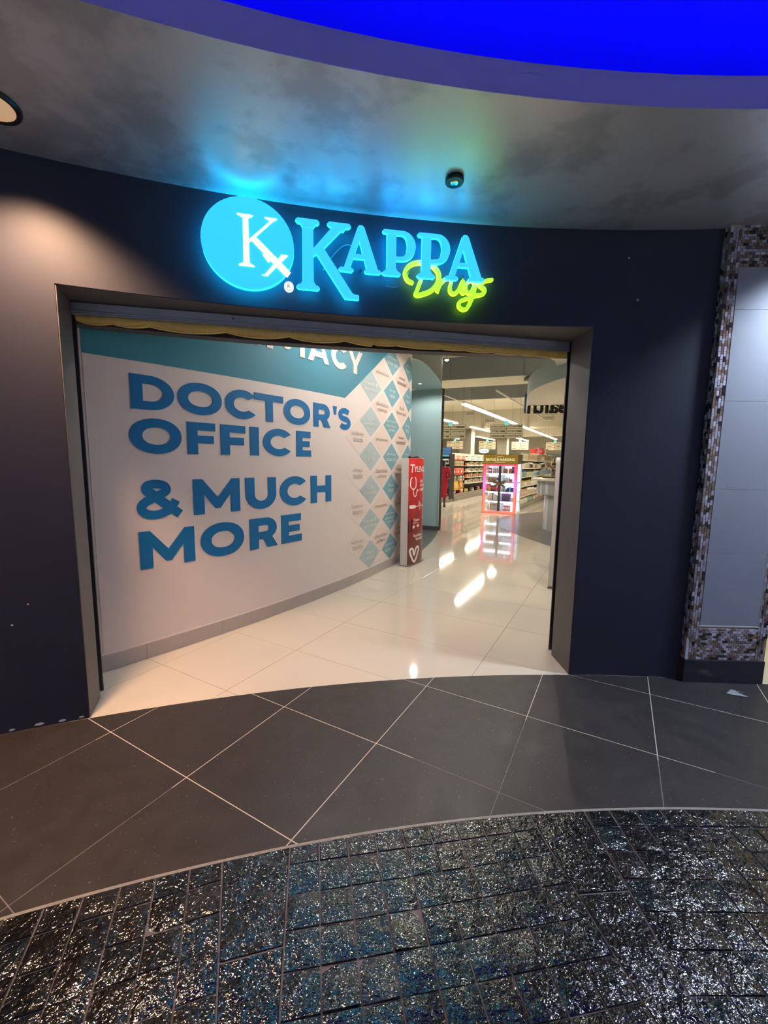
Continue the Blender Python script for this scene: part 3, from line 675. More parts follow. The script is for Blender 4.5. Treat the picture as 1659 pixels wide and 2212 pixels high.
# heavy geometric capitals; every glyph fills the box x0..x1, z0..z1
def glyph(ch, w, h, tv, th):
    """list of pieces (each [outer, holes...]) and list of strokes for one capital in a w x h box"""
    P = []; S = []
    if ch == 'O': P = [[ell(w / 2, h / 2, w / 2, h / 2 * 1.02, 48, e=.95), ell(w / 2, h / 2, w / 2 - tv, h / 2 - th, 40, e=.95)]]
    elif ch == 'C':
        a = 38; o_ = ell(w * .53, h / 2, w * .53, h / 2 * 1.02, 40, a, 360 - a); i_ = ell(w * .53, h / 2, w * .53 - tv, h / 2 - th, 34, 360 - a - 9, a + 9); P = [[o_ + i_]]
    elif ch == 'D': 
        r = h / 2; P = [[[(0, 0)] + ell(w - w * .56, r, w * .56, r, 24, -90, 90) + [(0, h)], [(tv, h - th)] + ell(w - w * .56, r, w * .56 - tv, r - th, 20, 90, -90) + [(tv, th)]]]
    elif ch == 'E': P = [[[(0, 0), (w, 0), (w, th), (tv, th), (tv, h / 2 - th * .46), (w * .9, h / 2 - th * .46), (w * .9, h / 2 + th * .46), (tv, h / 2 + th * .46), (tv, h - th), (w * .97, h - th), (w * .97, h), (0, h)]]]
    elif ch == 'F': P = [[[(0, 0), (tv, 0), (tv, h * .34), (w * .93, h * .34), (w * .93, h * .34 + th), (tv, h * .34 + th), (tv, h - th), (w, h - th), (w, h), (0, h)]]]
    elif ch == 'H': P = [[[(0, 0), (tv, 0), (tv, h / 2 - th / 2), (w - tv, h / 2 - th / 2), (w - tv, 0), (w, 0), (w, h), (w - tv, h), (w - tv, h / 2 + th / 2), (tv, h / 2 + th / 2), (tv, h), (0, h)]]]
    elif ch == 'I': P = [[[(0, 0), (w, 0), (w, h), (0, h)]]]
    elif ch == 'M': P = [[[(0, 0), (tv * .95, 0), (tv * .95, h * .56), (w * .45, h * .14), (w * .55, h * .14), (w - tv * .95, h * .56), (w - tv * .95, 0), (w, 0), (w, h), (w - tv * .82, h), (w / 2, h * .46), (tv * .82, h), (0, h)]]]
    elif ch == 'T': P = [[[(w / 2 - tv / 2, 0), (w / 2 + tv / 2, 0), (w / 2 + tv / 2, h - th), (w, h - th), (w, h), (0, h), (0, h - th), (w / 2 - tv / 2, h - th)]]]
    elif ch == 'U':
        r = h * .46; P = [[[(0, h)] + ell(w / 2, r, w / 2, r * 1.02, 28, 180, 360) + [(w, h), (w - tv, h)] + ell(w / 2, r, w / 2 - tv, r - th, 24, 360, 180) + [(tv, h)]]]
    elif ch == 'R' or ch == 'P':
        zb = h * .36 if ch == 'P' else h * .30; r = (h - zb) / 2; bx = w * (.97 if ch == 'R' else 1)
        P = [[[(0, h), (0, 0), (tv, 0), (tv, zb)] + ell(bx - r * 1.25, h - r, r * 1.25, r, 18, -90, 90), [(tv, zb + th * .95), (tv, h - th)] + ell(bx - r * 1.25, h - r, r * 1.25 - tv, r - th, 14, 90, -90)]]
        if ch == 'R': P.append([[(w * .38, zb + th * .5), (w * .62, 0), (w * 1.0, 0), (w * .70, zb + th * .8)]])
    elif ch == 'A': P = [[[(0, 0), (tv * 1.05, 0), (tv * 1.05 + w * .07, h * .19), (w - tv * 1.05 - w * .07, h * .19), (w - tv * 1.05, 0), (w, 0), (w / 2 + tv * .55, h), (w / 2 - tv * .55, h)], [(w / 2 - w * .17, h * .41), (w / 2, h * .76), (w / 2 + w * .17, h * .41)]]]
    elif ch == 'Y': P = [[[(w / 2 - tv / 2, 0), (w / 2 + tv / 2, 0), (w / 2 + tv / 2, h * .36), (w, h), (w - tv * 1.08, h), (w / 2, h * .56), (tv * 1.08, h), (0, h), (w / 2 - tv / 2, h * .36)]]]
    elif ch == "'": P = [[[(w * .25, 0), (w * .75, 0), (w, h), (0, h)]]]
    elif ch == 'S':
        ry = (h - th) / 4; rx = w / 2 - tv * .42
        S = [(ell(w / 2, h / 2 + ry, rx, ry, 18, 32, 262) + ell(w / 2, h / 2 - ry, rx, ry, 18, 82, -148), th)]
    elif ch == '&':
        pts = [(.36, .60), (.24, .74), (.26, .86), (.42, .905), (.60, .86), (.66, .74), (.56, .64), (.36, .54), (.16, .40), (.13, .24), (.24, .13), (.42, .10), (.62, .16), (.77, .30), (.86, .46)]
        S = [(smooth_path([(x * w, y * h) for x, y in pts], 5), th * .9), ([(.27 * w, .72 * h), (.94 * w, .07 * h)], th * .95)]
    return P, S
def write_caps(nm, word, boxes, z0, z1, mats, d=.0045, tvr=.33, thr=.25, parent=mural, fn=mu):
    for ch, (x0, x1) in zip(word, boxes):
        h = z1 - z0; zz = z0
        if ch == "'": zz = z0 + h * .62; h = h * .38
        P, S = glyph(ch, x1 - x0, h, tvr * (z1 - z0), thr * (z1 - z0)); b = MB()
        F = lambda x, y, d_, x0=x0, zz=zz: fn(x0 + x, zz + y, d_)
        for i, pc in enumerate(P): b.prism(pc, F, 0, d + .0001 * i)
        for i, (pt, wd) in enumerate(S): b.ribbon(pt, wd, F, 0, d + .0001 * i, caps=False)
        b.build(nm, mats, parent)
write_caps('letter', "DOCTOR'S", [(.274, .580), (.606, .975), (1.006, 1.325), (1.300, 1.632), (1.64, 2.0), (2.05, 2.325), (2.372, 2.442), (2.468, 2.712)], 1.903, 2.150, m_let)
write_caps('letter', 'OFFICE', [(.252, .622), (.668, .907), (.953, 1.196), (1.242, 1.338), (1.385, 1.74), (1.80, 2.010)], 1.584, 1.840, m_let)
write_caps('letter', '&MUCH', [(.262, .604), (.696, 1.122), (1.181, 1.526), (1.572, 1.948), (2.0, 2.337)], 1.088, 1.380, m_let)
write_caps('letter', 'MORE', [(.273, .690), (.740, 1.152), (1.214, 1.535), (1.583, 1.858)], .708, .997, m_let)
write_caps('heading_letter', 'PHARMACY', [(-.0 + .10, .38), (.43, .70), (.745, 1.075), (1.11, 1.385), (1.45, 1.93), (1.975, 2.305), (2.345, 2.640), (2.645, 2.962)], 2.573, 2.838, m_pale, .005, .28, .24)
# lattice of printed diamonds
fade = {2.25: .05, 2.87: .18, 3.18: .45, 3.49: .4, 3.80: .95, 4.15: .75, 4.46: 1.0}
def mixc(a, b_, k): return tuple(a[i] + (b_[i] - a[i]) * k for i in range(3))
pap = (222, 212, 208)
words_d = [['primary', 'acute care'], ['drug', 'test'], ['primary', "doctor's", 'visit'], ['primary', 'acute care'], ['drug', 'test'], ['primary', "doctor's", 'visit'], ['primary', 'acute care']]
words_d2 = [['travel &', 'vaccines'], ['12+', 'vaccinations'], ['blood', 'tests'], ['12+', 'vaccinations'], ['travel &', 'vaccines'], ['blood', 'tests']]
words_l = [['physicals'], ['dietitian', 'advice'], ['physicals'], ['dietitian', 'advice'], ['physicals'], ['dietitian', 'advice']]
words_l2 = [['sleep', 'assessment'], ['full', 'blood test'], ['sleep', 'assessment'], ['kidney', 'function'], ['full', 'blood test'], ['sleep', 'assessment']]
words_l0 = [['kidney', 'tests'], ['sleep', 'tests'], ['kidney', 'tests'], ['kidney', 'tests'], ['sleep', 'tests'], ['kidney', 'tests']]
cols = [(3.18, 'd', [.305, .735, 1.17, 1.608, 2.045, 2.486], words_d2), (3.80, 'd', [.305, .735, 1.167, 1.603, 2.038, 2.486, 2.920], words_d), (4.46, 'd', [.30, .735, 1.17, 1.61, 2.05, 2.49, 2.94], [['drug', 'test'], ['kidney', 'tests'], ['drug', 'test'], ['primary', 'care'], ['kidney', 'tests'], ['diabetic', 'care'], ['drug', 'test']]),
        (2.87, 'l', [.49, .94, 1.388, 1.835], words_l0), (3.49, 'l', [.48, .93, 1.377, 1.828, 2.262, 2.695], words_l), (4.15, 'l', [.50, .95, 1.39, 1.855, 2.285, 2.71], words_l2)]
for s0, kd, zs, wl in cols:
    f = fade[s0]
    rgb = mixc(pap, (116, 164, 178), f) if kd == 'd' else mixc(pap, (222, 200, 188), min(1, f * 1.6))
    tx_ = mixc(rgb, (226, 222, 216), .8) if kd == 'd' else mixc(rgb, (120, 118, 120), .3 + f * .5)
    md = mat('diamond_print_%s_%d' % (kd, round(s0 * 100)), rgb, .42, spec=.3); mt_ = mat('diamond_text_%s_%d' % (kd, round(s0 * 100)), tx_, .42, spec=.3)
    for i, zc in enumerate(zs):
        hw, hh = .272, .192
        loop = [(s0 - hw, zc), (s0, zc - hh), (min(s0 + hw, ME - .012), zc - max(0, hh * (1 - (min(s0 + hw, ME - .012) - s0) / hw)))]
        if s0 + hw > ME: loop.append((ME - .012, zc + hh * (1 - (ME - .012 - s0) / hw)))
        loop.append((s0, zc + hh)); db = MB(); xs_ = [s0 - hw + 2 * hw * q / 10 for q in range(11)]
        for xa, xb in zip(xs_, xs_[1:]):
            pc = clip(clip(loop, (xa, 9), (xa, -9)), (xb, -9), (xb, 9))
            if len(pc) > 2 and area(pc) > 1e-6: db.prism([pc], mu, 0, .0014 if zc < 2.9 else .0018, back=False)
        dmn = db.build('diamond', md, mural)
        ws = wl[(len(zs) - 1 - i) % len(wl)]; k = len(ws)
        xs = s0 if s0 + hw < ME else s0 - .05
        for j, wd in enumerate(ws):
            b = MB(); hgt = .052 if k < 3 else .042; put_text(b, wd, xs, zc + (k / 2 - j - 1) * hgt * 1.35 + .01, hgt, mu, .0042, align='C', width=min(.36 if s0 < 4.4 else .17, .045 * len(wd)), bold=.012); b.build('lettering', mt_, dmn)

# ------------------------------------------------------------------ mosaic-framed column beside the shopfront
c0 = Vector((2.164, 2.825, 0)); cdir = (Vector((2.717, 2.807, 0)) - c0).normalized(); cn = Vector((cdir.y, -cdir.x, 0)); CW = .553; CDP = .42
def co(x, z, d): q = c0 + cdir * x + cn * d; return (q.x, q.y, z)
b = MB(); b.box(.004, CW - .004, -CDP, -.004, 0, 3.055, fn=lambda x, d, z: co(x, z, d))
m_colg = mat('column_grout', (176, 160, 140), .8)
column = struct(b, 'column', m_colg, 'square column framed in brown and lilac mosaic with grey panels', 'column')
MB().bbox(-.004, CW + .002, -CDP - .002, .006, 0, .168, .002, fn=lambda x, d, z: co(x, z, d)).build('plinth', mat('black_gloss_plinth', (52, 50, 58), .12, noise=(5, .1)), column)
m_panel = mat('grey_stone_panel', (150, 154, 164), .3, spec=.5, noise=(3.0, .10), bump=(160, .05, .002))
pz = [.425, .94, 1.385, 1.97, 2.545, 2.80]
for a, c_ in zip(pz, pz[1:]):
    MB().bbox(.078, CW - .072, -.004, .001, a + .0008, c_ - .0008, .0008, fn=lambda x, d, z: co(x, z, d)).build('panel', m_panel, column)
m_trimw = mat('white_edge_trim', (220, 220, 220), .5)
MB().box(.072, CW - .066, -.004, .003, .417, .4245, fn=lambda x, d, z: co(x, z, d)).build('edge_trim', m_trimw, column)
MB().box(CW - .072, CW - .068, -.004, .003, .4245, 2.80, fn=lambda x, d, z: co(x, z, d)).build('edge_trim', m_trimw, column)
pal = [((112, 92, 84), 6), ((176, 170, 186), 6), ((150, 136, 138), 5), ((44, 36, 40), 4), ((134, 112, 96), 4), ((200, 198, 212), 2)]
m_mos = [mat('mosaic_chip_%d' % i, c_, .22, spec=.5) for i, (c_, _) in enumerate(pal)]; bag = [i for i, (_, n_) in enumerate(pal) for _ in range(n_)]
CP = .0178; CH = .0330
chipV = [MB().bbox(-CP / 2 + .001, CP / 2 - .001, 0, .004, -CH / 2 + .001, CH / 2 - .001, .0008).mesh('mosaic_chip', m_) for m_ in m_mos]
rot_c = math.atan2(-cn.x, cn.y)   # local +y looks out along cn
rest = MB(); cnt = 0; rk = random.Random(11)
def chip(x, z, w_, h_, d0=-.001, d1=.003, face='f'):
    if face == 'f': rest.bbox(x - w_ / 2 + .001, x + w_ / 2 - .001, d0, d1, z - h_ / 2 + .001, z + h_ / 2 - .001, .0007, rk.choice(bag), lambda a, d, c_: co(a, c_, d))
    else: rest.bbox(-d1, -d0, -x - w_ / 2 + .001, -x + w_ / 2 - .001, z - h_ / 2 + .001, z + h_ / 2 - .001, .0007, rk.choice(bag), lambda a, d, c_: co(a, c_, d))
rows = int((3.055 - .172) / CH)
for c_ in range(4):
    for r in range(rows):
        z = .172 + CH * (r + .5 + (.5 if c_ % 2 else 0)); x = .001 + CP * (c_ + .5)
        if z > 3.055 - CH / 2: continue
        if c_ < 2 and z < .33 - (.10 if c_ == 1 else 0) and c_ == 0: continue      # chipped-off corner
        if cnt < 300:
            q = co(x, z, -.001); inst('mosaic_chip', chipV[rk.choice(bag)], column, q, (0, 0, rot_c)); cnt += 1
        else: chip(x, z, CP, CH)
        chip(CW - .001 - CP * (c_ + .5), z, CP, CH)
        chip(.004 + CP * (c_ + .5), z, CP, CH, face='s'); 
        if c_ % 2 == 0: chip(.004 + CP * (c_ + 4.5), z, CP, CH, face='s')
for z0, z1 in ((.172, .416), (2.803, 3.053)):
    nr = int((z1 - z0) / CP)
    for r in range(nr):
        for k in range(13):
            x = .072 + .0315 * (k + .5) + (.0158 if r % 2 else 0)
            if x < CW - .072 - .012: chip(x, z0 + CP * (r + .5), .0315, CP)
mr2 = rest.build('mosaic_remainder', m_mos, column); mr2['kind'] = 'stuff'
MB().prism([[(.0, .17), (.02, .17), (.022, .24), (.017, .30), (.008, .335), (0, .33)]], co, -.003, .0006).build('plaster_patch', mat('chipped_plaster', (206, 206, 216), .8, bump=(120, .4, .003)), column)
# shiny torn foil on the floor
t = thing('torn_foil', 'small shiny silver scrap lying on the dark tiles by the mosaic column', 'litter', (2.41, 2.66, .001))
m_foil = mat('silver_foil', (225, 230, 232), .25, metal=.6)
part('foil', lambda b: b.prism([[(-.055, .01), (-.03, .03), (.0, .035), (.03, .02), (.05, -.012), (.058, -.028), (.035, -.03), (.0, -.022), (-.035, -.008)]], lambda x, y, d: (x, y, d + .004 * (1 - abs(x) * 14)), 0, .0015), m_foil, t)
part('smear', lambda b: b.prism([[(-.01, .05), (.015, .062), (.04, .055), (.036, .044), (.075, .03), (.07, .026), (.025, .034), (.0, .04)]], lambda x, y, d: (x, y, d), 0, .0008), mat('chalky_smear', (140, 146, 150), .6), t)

# ------------------------------------------------------------------ shop interior: shell
ZC = 4.65
XY = lambda x, y, d: (x, y, d)
m_ceil = mat('matt_white_ceiling', (226, 222, 212), .8); m_cream2 = mat('warm_white_shop_ceiling', (206, 200, 182), .8, noise=(1.2, .05))
lob = [(-2.9, 2.2), (-1.5, 2.75), (0, 3.2), (1.5, 3.35), (3, 3.2), (6, 2.6), (7, 6.6), (3.30, 8.10), (2.82, 7.23), (2.2, 6.5), (1.15, 6.48), (.43, 7.10), (.36, 6.72)] + [mp(s, 0, -.08)[:2] for s in (4.4, 3.6, 2.8, 2.0, 1.2, .4, -.1)]
struct(MB().prism([lob], XY, 3.25, 3.36), 'ceiling_lobby', m_ceil, 'white lobby ceiling just inside the entrance', 'ceiling')
struct(MB().prism([[st(-2, -20)[:2], st(-2, 9)[:2], st(46, 9)[:2], st(46, -20)[:2]]], XY, ZC, ZC + .1), 'ceiling_shop', m_cream2, 'tall warm white ceiling of the shop hall', 'ceiling')
m_swall = mat('shop_wall_paint', (196, 192, 176), .7)
b = MB(); F = lambda u, v, z: st(u, v, z)
b.box(44, 44.2, -20, 9, 0, ZC, fn=F); b.box(8, 44, -20.2, -20, 0, ZC, fn=F); b.box(2.6, 44, 8.0, 8.2, 0, ZC, fn=F)
struct(b, 'wall_back', m_swall, 'pale far walls of the shop hall', 'wall')
m_bulk = mat('grey_bulkhead_paint', (132, 138, 138), .7); m_blue = mat('pale_aqua_paint', (182, 218, 224), .5); m_blue_s = mat('pale_aqua_soffit', (186, 220, 226), .5)
# curved bulkhead and aqua raft beside the mural
b = MB(); n = len(ARC_L)
b.v += [(x, y, 3.15) for x, y in ARC_L] + [(x, y, ZC) for x, y in ARC_L] + [(x - .05, y + .03, 3.15) for x, y in ARC_L] + [(x - .05, y + .03, ZC) for x, y in ARC_L]
for i in range(n - 1): b.f += [(i, i + 1, n + i + 1, n + i), (2 * n + i, 3 * n + i, 3 * n + i + 1, 2 * n + i + 1), (i, 2 * n + i, 2 * n + i + 1, i + 1)]; b.m += [0, 0, 0]
struct(b, 'wall_bulkhead', m_bulk, 'curved grey bulkhead rising over the aqua ceiling raft', 'wall', 40)
struct(MB().prism([ARC_L + [(.75, 9.6), (-.6, 9.0), (-.2, 6.6)]], XY, 3.13, 3.15), 'ceiling_raft', m_blue_s, 'pale aqua ceiling raft with a curved edge over the pier', 'ceiling')
b = MB(); b.box(8.72, 8.80, -7, -3.46, 0, 3.13, fn=F); struct(b, 'pier', m_blue, 'pale aqua painted pier beyond the printed mural', 'pier')
MB().box(8.69, 8.72, -7, -3.455, 0, .085, fn=F).build('skirting', mat('dark_grey_skirting', (92, 96, 100), .4), bpy.data.objects['pier'])
MB().box(8.70, 8.81, -3.46, -3.445, 0.0, 3.13, fn=F).build('corner_trim', m_black, bpy.data.objects['pier'])
MB().box(8.685, 8.72, -3.475, -3.455, 0.085, 3.13, fn=F).build('corner_bead', mat('pale_corner_bead', (214, 222, 216), .5), bpy.data.objects['pier'])
# deep downstand beams of the hall
m_beam = mat('grey_beam_paint', (126, 128, 128), .75); m_beamu = mat('cream_beam_underside', (210, 204, 186), .75)
def beam(x_ref, y_ref, sl, dep, zb, label, x0, x1):
    y = lambda x: y_ref + sl * (x - x_ref); b = MB()
    b.prism([[(x0, y(x0)), (x1, y(x1)), (x1, y(x1) + dep), (x0, y(x0) + dep)]], XY, zb + .002, ZC); o = struct(b, 'beam', m_beam, label, 'beam')
    MB().prism([[(x0, y(x0) + .002), (x1, y(x1) + .002), (x1, y(x1) + dep), (x0, y(x0) + dep)]], XY, zb - .01, zb + .002).build('underside', m_beamu, o); return o
bm1 = beam(1.72, 13.08, -.427, 1.45, 4.0, 'nearest deep grey downstand beam in the shop hall', -6, 9); beam(2.31, 17.38, -.429, 1.2, 4.0, 'second deep grey downstand beam in the shop hall', -6, 12)
for x in (1.95, 3.9): MB().box(x, x + .012, 13.06 - .427 * (x - 1.72), 13.08 - .427 * (x - 1.72), 4.0, ZC).build('seam_strip', mat('grey_seam', (104, 106, 106), .7), bm1)
b = MB(); b.box(25.4, 26.8, -20, 9, 3.60, ZC, fn=F); bulk = struct(b, 'beam_duct', m_cream2, 'cream duct bulkhead with air vents across the hall', 'bulkhead')
b = MB(); b.box(36.6, 37.4, -20, 9, 3.75, ZC, fn=F); struct(b, 'beam_far', m_cream2, 'farther plain cream bulkhead across the hall', 'bulkhead')
m_vent = mat('vent_dark', (120, 112, 100), .6); m_ventf = mat('vent_frame', (222, 216, 200), .6)
def vent(v, z, w_, h_, label):
    t = thing('air_vent', label, 'air vent', st(25.4, v, z), -AL, 'air vents on the duct bulkhead')
    def fr(b):
        b.box(-w_ / 2, w_ / 2, -.03, 0, h_ / 2 - .05, h_ / 2); b.box(-w_ / 2, w_ / 2, -.03, 0, -h_ / 2, -h_ / 2 + .05); b.box(-w_ / 2, -w_ / 2 + .05, -.03, 0, -h_ / 2, h_ / 2); b.box(w_ / 2 - .05, w_ / 2, -.03, 0, -h_ / 2, h_ / 2)
    part('frame', fr, m_ventf, t); part('core', lambda b: b.box(-w_ / 2 + .04, w_ / 2 - .04, -.012, -.002, -h_ / 2 + .04, h_ / 2 - .04), m_vent, t)
    for k in range(4): part('slat', lambda b: b.box(-w_ / 2 + .05, w_ / 2 - .05, -.024, -.006, -h_ / 2 + .08 + k * (h_ - .16) / 3.2, -h_ / 2 + .095 + k * (h_ - .16) / 3.2), m_ventf, t)
for (v, z, w_, h_, lb) in ((-6.98, 4.06, .68, .30, 'air vent on the duct bulkhead above the hanging aisle sign'), (-8.24, 4.50, .58, .24, 'air vent on the duct bulkhead nearest the aqua pier'), (-3.74, 4.06, .66, .28, 'air vent on the duct bulkhead under the curved ceiling drum')):
    vent(v, z, w_, h_, lb)
m_pipe = mat('white_pipe', (214, 208, 190), .5)
t = thing('sprinkler_pipe', 'thin white sprinkler pipe slung under the hall ceiling', 'pipe', st(14.1, -3.7, 3.9))
b = MB(); b.tube([st(14.1, -3.7, 3.9), st(24.5, -3.7, 3.9)], .032, 8); b.build('pipe', m_pipe, t, smooth=True)
for u in (17, 20, 23): MB().tube([st(u, -3.7, 3.9), st(u, -3.7, ZC)], .012, 6).build('hanger', m_pipe, t)
b = MB(); b.tube([st(13.6, -5.7, 3.93), st(25, -5.7, 3.93)], .018, 6); t = b.build('conduit', m_pipe); tag(t, 'slim conduit running under the hall ceiling beside the sprinkler pipe', 'conduit')
t = thing('ceiling_bracket', 'dark grey angled bracket hanging below the nearest beam', 'bracket', (4.05, 12.2, 3.9))
b = MB(); b.box(3.98, 4.10, 12.0, 12.35, 3.88, 3.97); b.build('plate', m_dgrey, t); b = MB(); b.tube([(4.04, 12.0, 3.9), (4.2, 12.0, 3.72), (4.22, 12.1, 3.4)], .02, 6); b.build('rod', m_pipe, t)
b = MB(); b.box(4.1, 6.5, 11.75, 11.85, 3.86, 3.92, fn=lambda x, y, z: (x, y - .3 * (x - 4.1), z)); b.build('tray', m_steel, t)
# square hall columns
m_colm = mat('taupe_column_paint', (120, 112, 100), .7); m_cols = mat('cream_column_side', (190, 184, 166), .7)
for (u, v, wd, lb) in ((26.0, -8.55, .75, 'taupe square hall column left of the hanging aisle sign'), (35.9, -8.65, .78, 'farther taupe hall column behind the gold headed display')):
    t = thing('pillar', lb, 'pillar', st(u, v), -AL, kind='structure')
    part('shaft', lambda b: b.bbox(-wd / 2, wd / 2, -wd / 2, wd / 2, 0, 3.62 if u < 30 else ZC, .01), m_colm, t)
    part('side_panel', lambda b: b.box(wd / 2, wd / 2 + .01, -wd / 2, wd / 2, 0, 3.6), m_cols, t)

# ------------------------------------------------------------------ lamps of the shop
m_tube = mat('lit_diffuser', (255, 246, 224), .5, emit=6.0); m_fix = mat('white_lamp_body', (225, 222, 210), .5)
rows_l = [(-4.75, 13.95, 22.2, 'long linear pendant light nearest the entrance'), (-4.75, 22.8, 30.8, 'linear pendant light second in the row over the main aisle'), (-4.75, 31.3, 38, 'linear pendant light at the far end of the main aisle row'),
          (-7.4, 14.5, 20.75, 'linear pendant light partly behind the aqua pier'), (-7.4, 23.1, 29.0, 'linear pendant light beside the taupe hall column'), (-7.3, 32.1, 39.4, 'linear pendant light above the back of the hall by the second column'),
          (-9.75, 32.0, 37.2, 'linear pendant light behind the hanging aisle sign'), (-12.2, 31.2, 34.9, 'short linear pendant light far behind the aqua pier'), (-12.2, 22, 29.5, 'linear pendant light hidden behind the aqua pier'), (.2, 8.2, 16.5, 'added fill pendant light above the drum, unseen behind the entrance jamb'), (2.8, 8.2, 16.5, 'added fill pendant light at the counter end of the hall, unseen behind the jamb'), (-7.4, 9.2, 13.6, 'added fill pendant light, unseen behind the aqua pier and the mural wall')]  # unseen near pendants added to light the beams and sign fronts
for v, u0, u1, lb in rows_l:
    t = thing('linear_light', lb, 'ceiling light', st((u0 + u1) / 2, v, 3.5), -AL, 'linear pendant lights of the shop'); L_ = (u1 - u0) / 2
    part('body', lambda b: b.bbox(-.07, .07, -L_, L_, .02, .09, .01), m_fix, t); part('diffuser', lambda b: b.bbox(-.085, .085, -L_, L_, -.03, .02, .015), m_tube, t)
    for y in (-L_ * .8, L_ * .8): part('cable', lambda b: b.tube([(0, y, .09), (0, y, ZC - 3.5)], .006, 5), m_steel, t)
    lo = lamp('linear_beam', 'AREA', st((u0 + u1) / 2, v, 3.465), 15 * (u1 - u0), WHITE, None, .16, sy=u1 - u0); lo.rotation_euler = (0, 0, -AL)
m_spot = mat('lit_spot_lens', (255, 250, 240), .4, emit=14.0)
def lobby_light(P, label, P_w=27, r=.07, col=(1, .92, .84), spot=168):
    t = thing('lobby_downlight', label, 'downlight', P, 0, 'recessed lobby downlights')
    part('trim_ring', lambda b: b.lathe([(r * .7, 0), (r * .72, -.012), (r, -.008), (r, 0)], n=20), m_fix, t, smooth=True); part('lens', lambda b: b.lathe([(r * .68, -.004), (r * .6, -.008), (.004, -.009)], n=16), m_spot, t, smooth=True)
    if P_w: lamp('lobby_beam', 'SPOT', (P[0], P[1], P[2] - .03), P_w, col, (P[0], P[1], 0), .03, spot, .35)
for P, lb in (((-.55, 4.35, 3.25), 'recessed lobby downlight close to the mural, hidden by the entrance head'), ((.75, 4.2, 3.25), 'recessed lobby downlight over the middle of the entrance, hidden by the head'), ((.95, 5.6, 3.25), 'recessed lobby downlight over the red totem, hidden by the head'), ((2.1, 4.6, 3.25), 'recessed lobby downlight over the gate post, hidden by the head'), ((2.3, 6.2, 3.25), 'recessed lobby downlight near the curved drum, hidden by the head')): lobby_light(P, lb)
lobby_light((.70, 8.75, 3.13), 'small bright downlight in the aqua raft at the mural edge', 16, .045)
t = thing('spot_fitting', 'bright little spotlight at the corner of the grey bulkhead', 'spotlight', (1.30, 9.22, 3.70)); part('can', lambda b: b.lathe([(.02, .08), (.045, .07), (.05, 0), (.044, 0)], n=16), m_fix, t, smooth=True); part('lens', lambda b: b.lathe([(.043, -.002), (.03, -.012), (.003, -.014)], n=14), m_spot, t, smooth=True); part('stem', lambda b: b.tube([(0, 0, .08), (-.02, .04, .14), (-.05, .1, .16)], .012, 6), m_fix, t)
lamp('passage_lamp', 'AREA', (*cp(12, RW + 2)[:2], 3.0), 12, (1, .88, .62), (*cp(12, RW + 2)[:2], 0), .3)

# ------------------------------------------------------------------ curved drum with hanging letters
m_drumf = mat('grey_blue_drum_paint', (170, 190, 194), .5); m_drumw = mat('white_drum_underside', (226, 222, 210), .6)
DR = smooth_path([(3.45, 6.85), (3.06, 7.45), (2.96, 8.25), (3.01, 8.95), (3.22, 9.70), (3.62, 10.92)], 5)
t = thing('ceiling_drum', 'curved white and grey blue ceiling drum hanging over the service counter', 'ceiling drum', (4, 9, 3.0), kind='structure')
out = DR + [(4.5, 10.66), (6.5, 10.1), (7.2, 7.2), (5, 6.2)]
b = MB().prism([out], XY, 3.012, 3.34); b.build('fascia', m_drumf, t); b = MB().prism([inset(out, .004)], XY, 3.0, 3.012); b.build('underside', m_drumw, t)
b = MB(); b.lathe([(.045, 0), (.05, -.02), (.035, -.055), (.006, -.07)], (3.52, 8.03, 3.0), 16); cam_o = b.build('dome_camera', m_drumw); tag(cam_o, 'small white dome camera under the ceiling drum', 'camera')
b = MB(); b.lathe([(.028, -.048), (.02, -.066), (.003, -.074)], (3.525, 8.02, 3.0), 12); b.build('lens', m_black, cam_o)
hs = thing('hanging_sign', 'blue sign panel with black letters seen mirrored under the far rim of the drum', 'sign', (3.62, 10.95, 2.8))
hd = Vector((4.5 - 3.62, 10.66 - 10.92, 0)).normalized(); hn = Vector((-hd.y, hd.x, 0))
hp = lambda x, z, d: tuple(Vector((3.60, 10.94, 0)) + hd * x + hn * d + Vector((0, 0, z)))
b = MB(); b.box(-.03, .02, .0, .16, 2.82, 3.30, fn=lambda x, d, z: hp(x, z, d)); b.build('panel_end', mat('mid_blue_panel', (58, 122, 176), .5), hs)
b = MB(); vs, fs, w_, h_ = text2d('Health', .03)
b.add([hp(.05 + (1 - v[0]) * 1.36, 2.80 + v[1] * .40, .07) for v in vs], fs); b.add([hp(.05 + (1 - v[0]) * 1.36, 2.80 + v[1] * .40, .09) for v in vs], fs); b.build('lettering', m_black, hs)

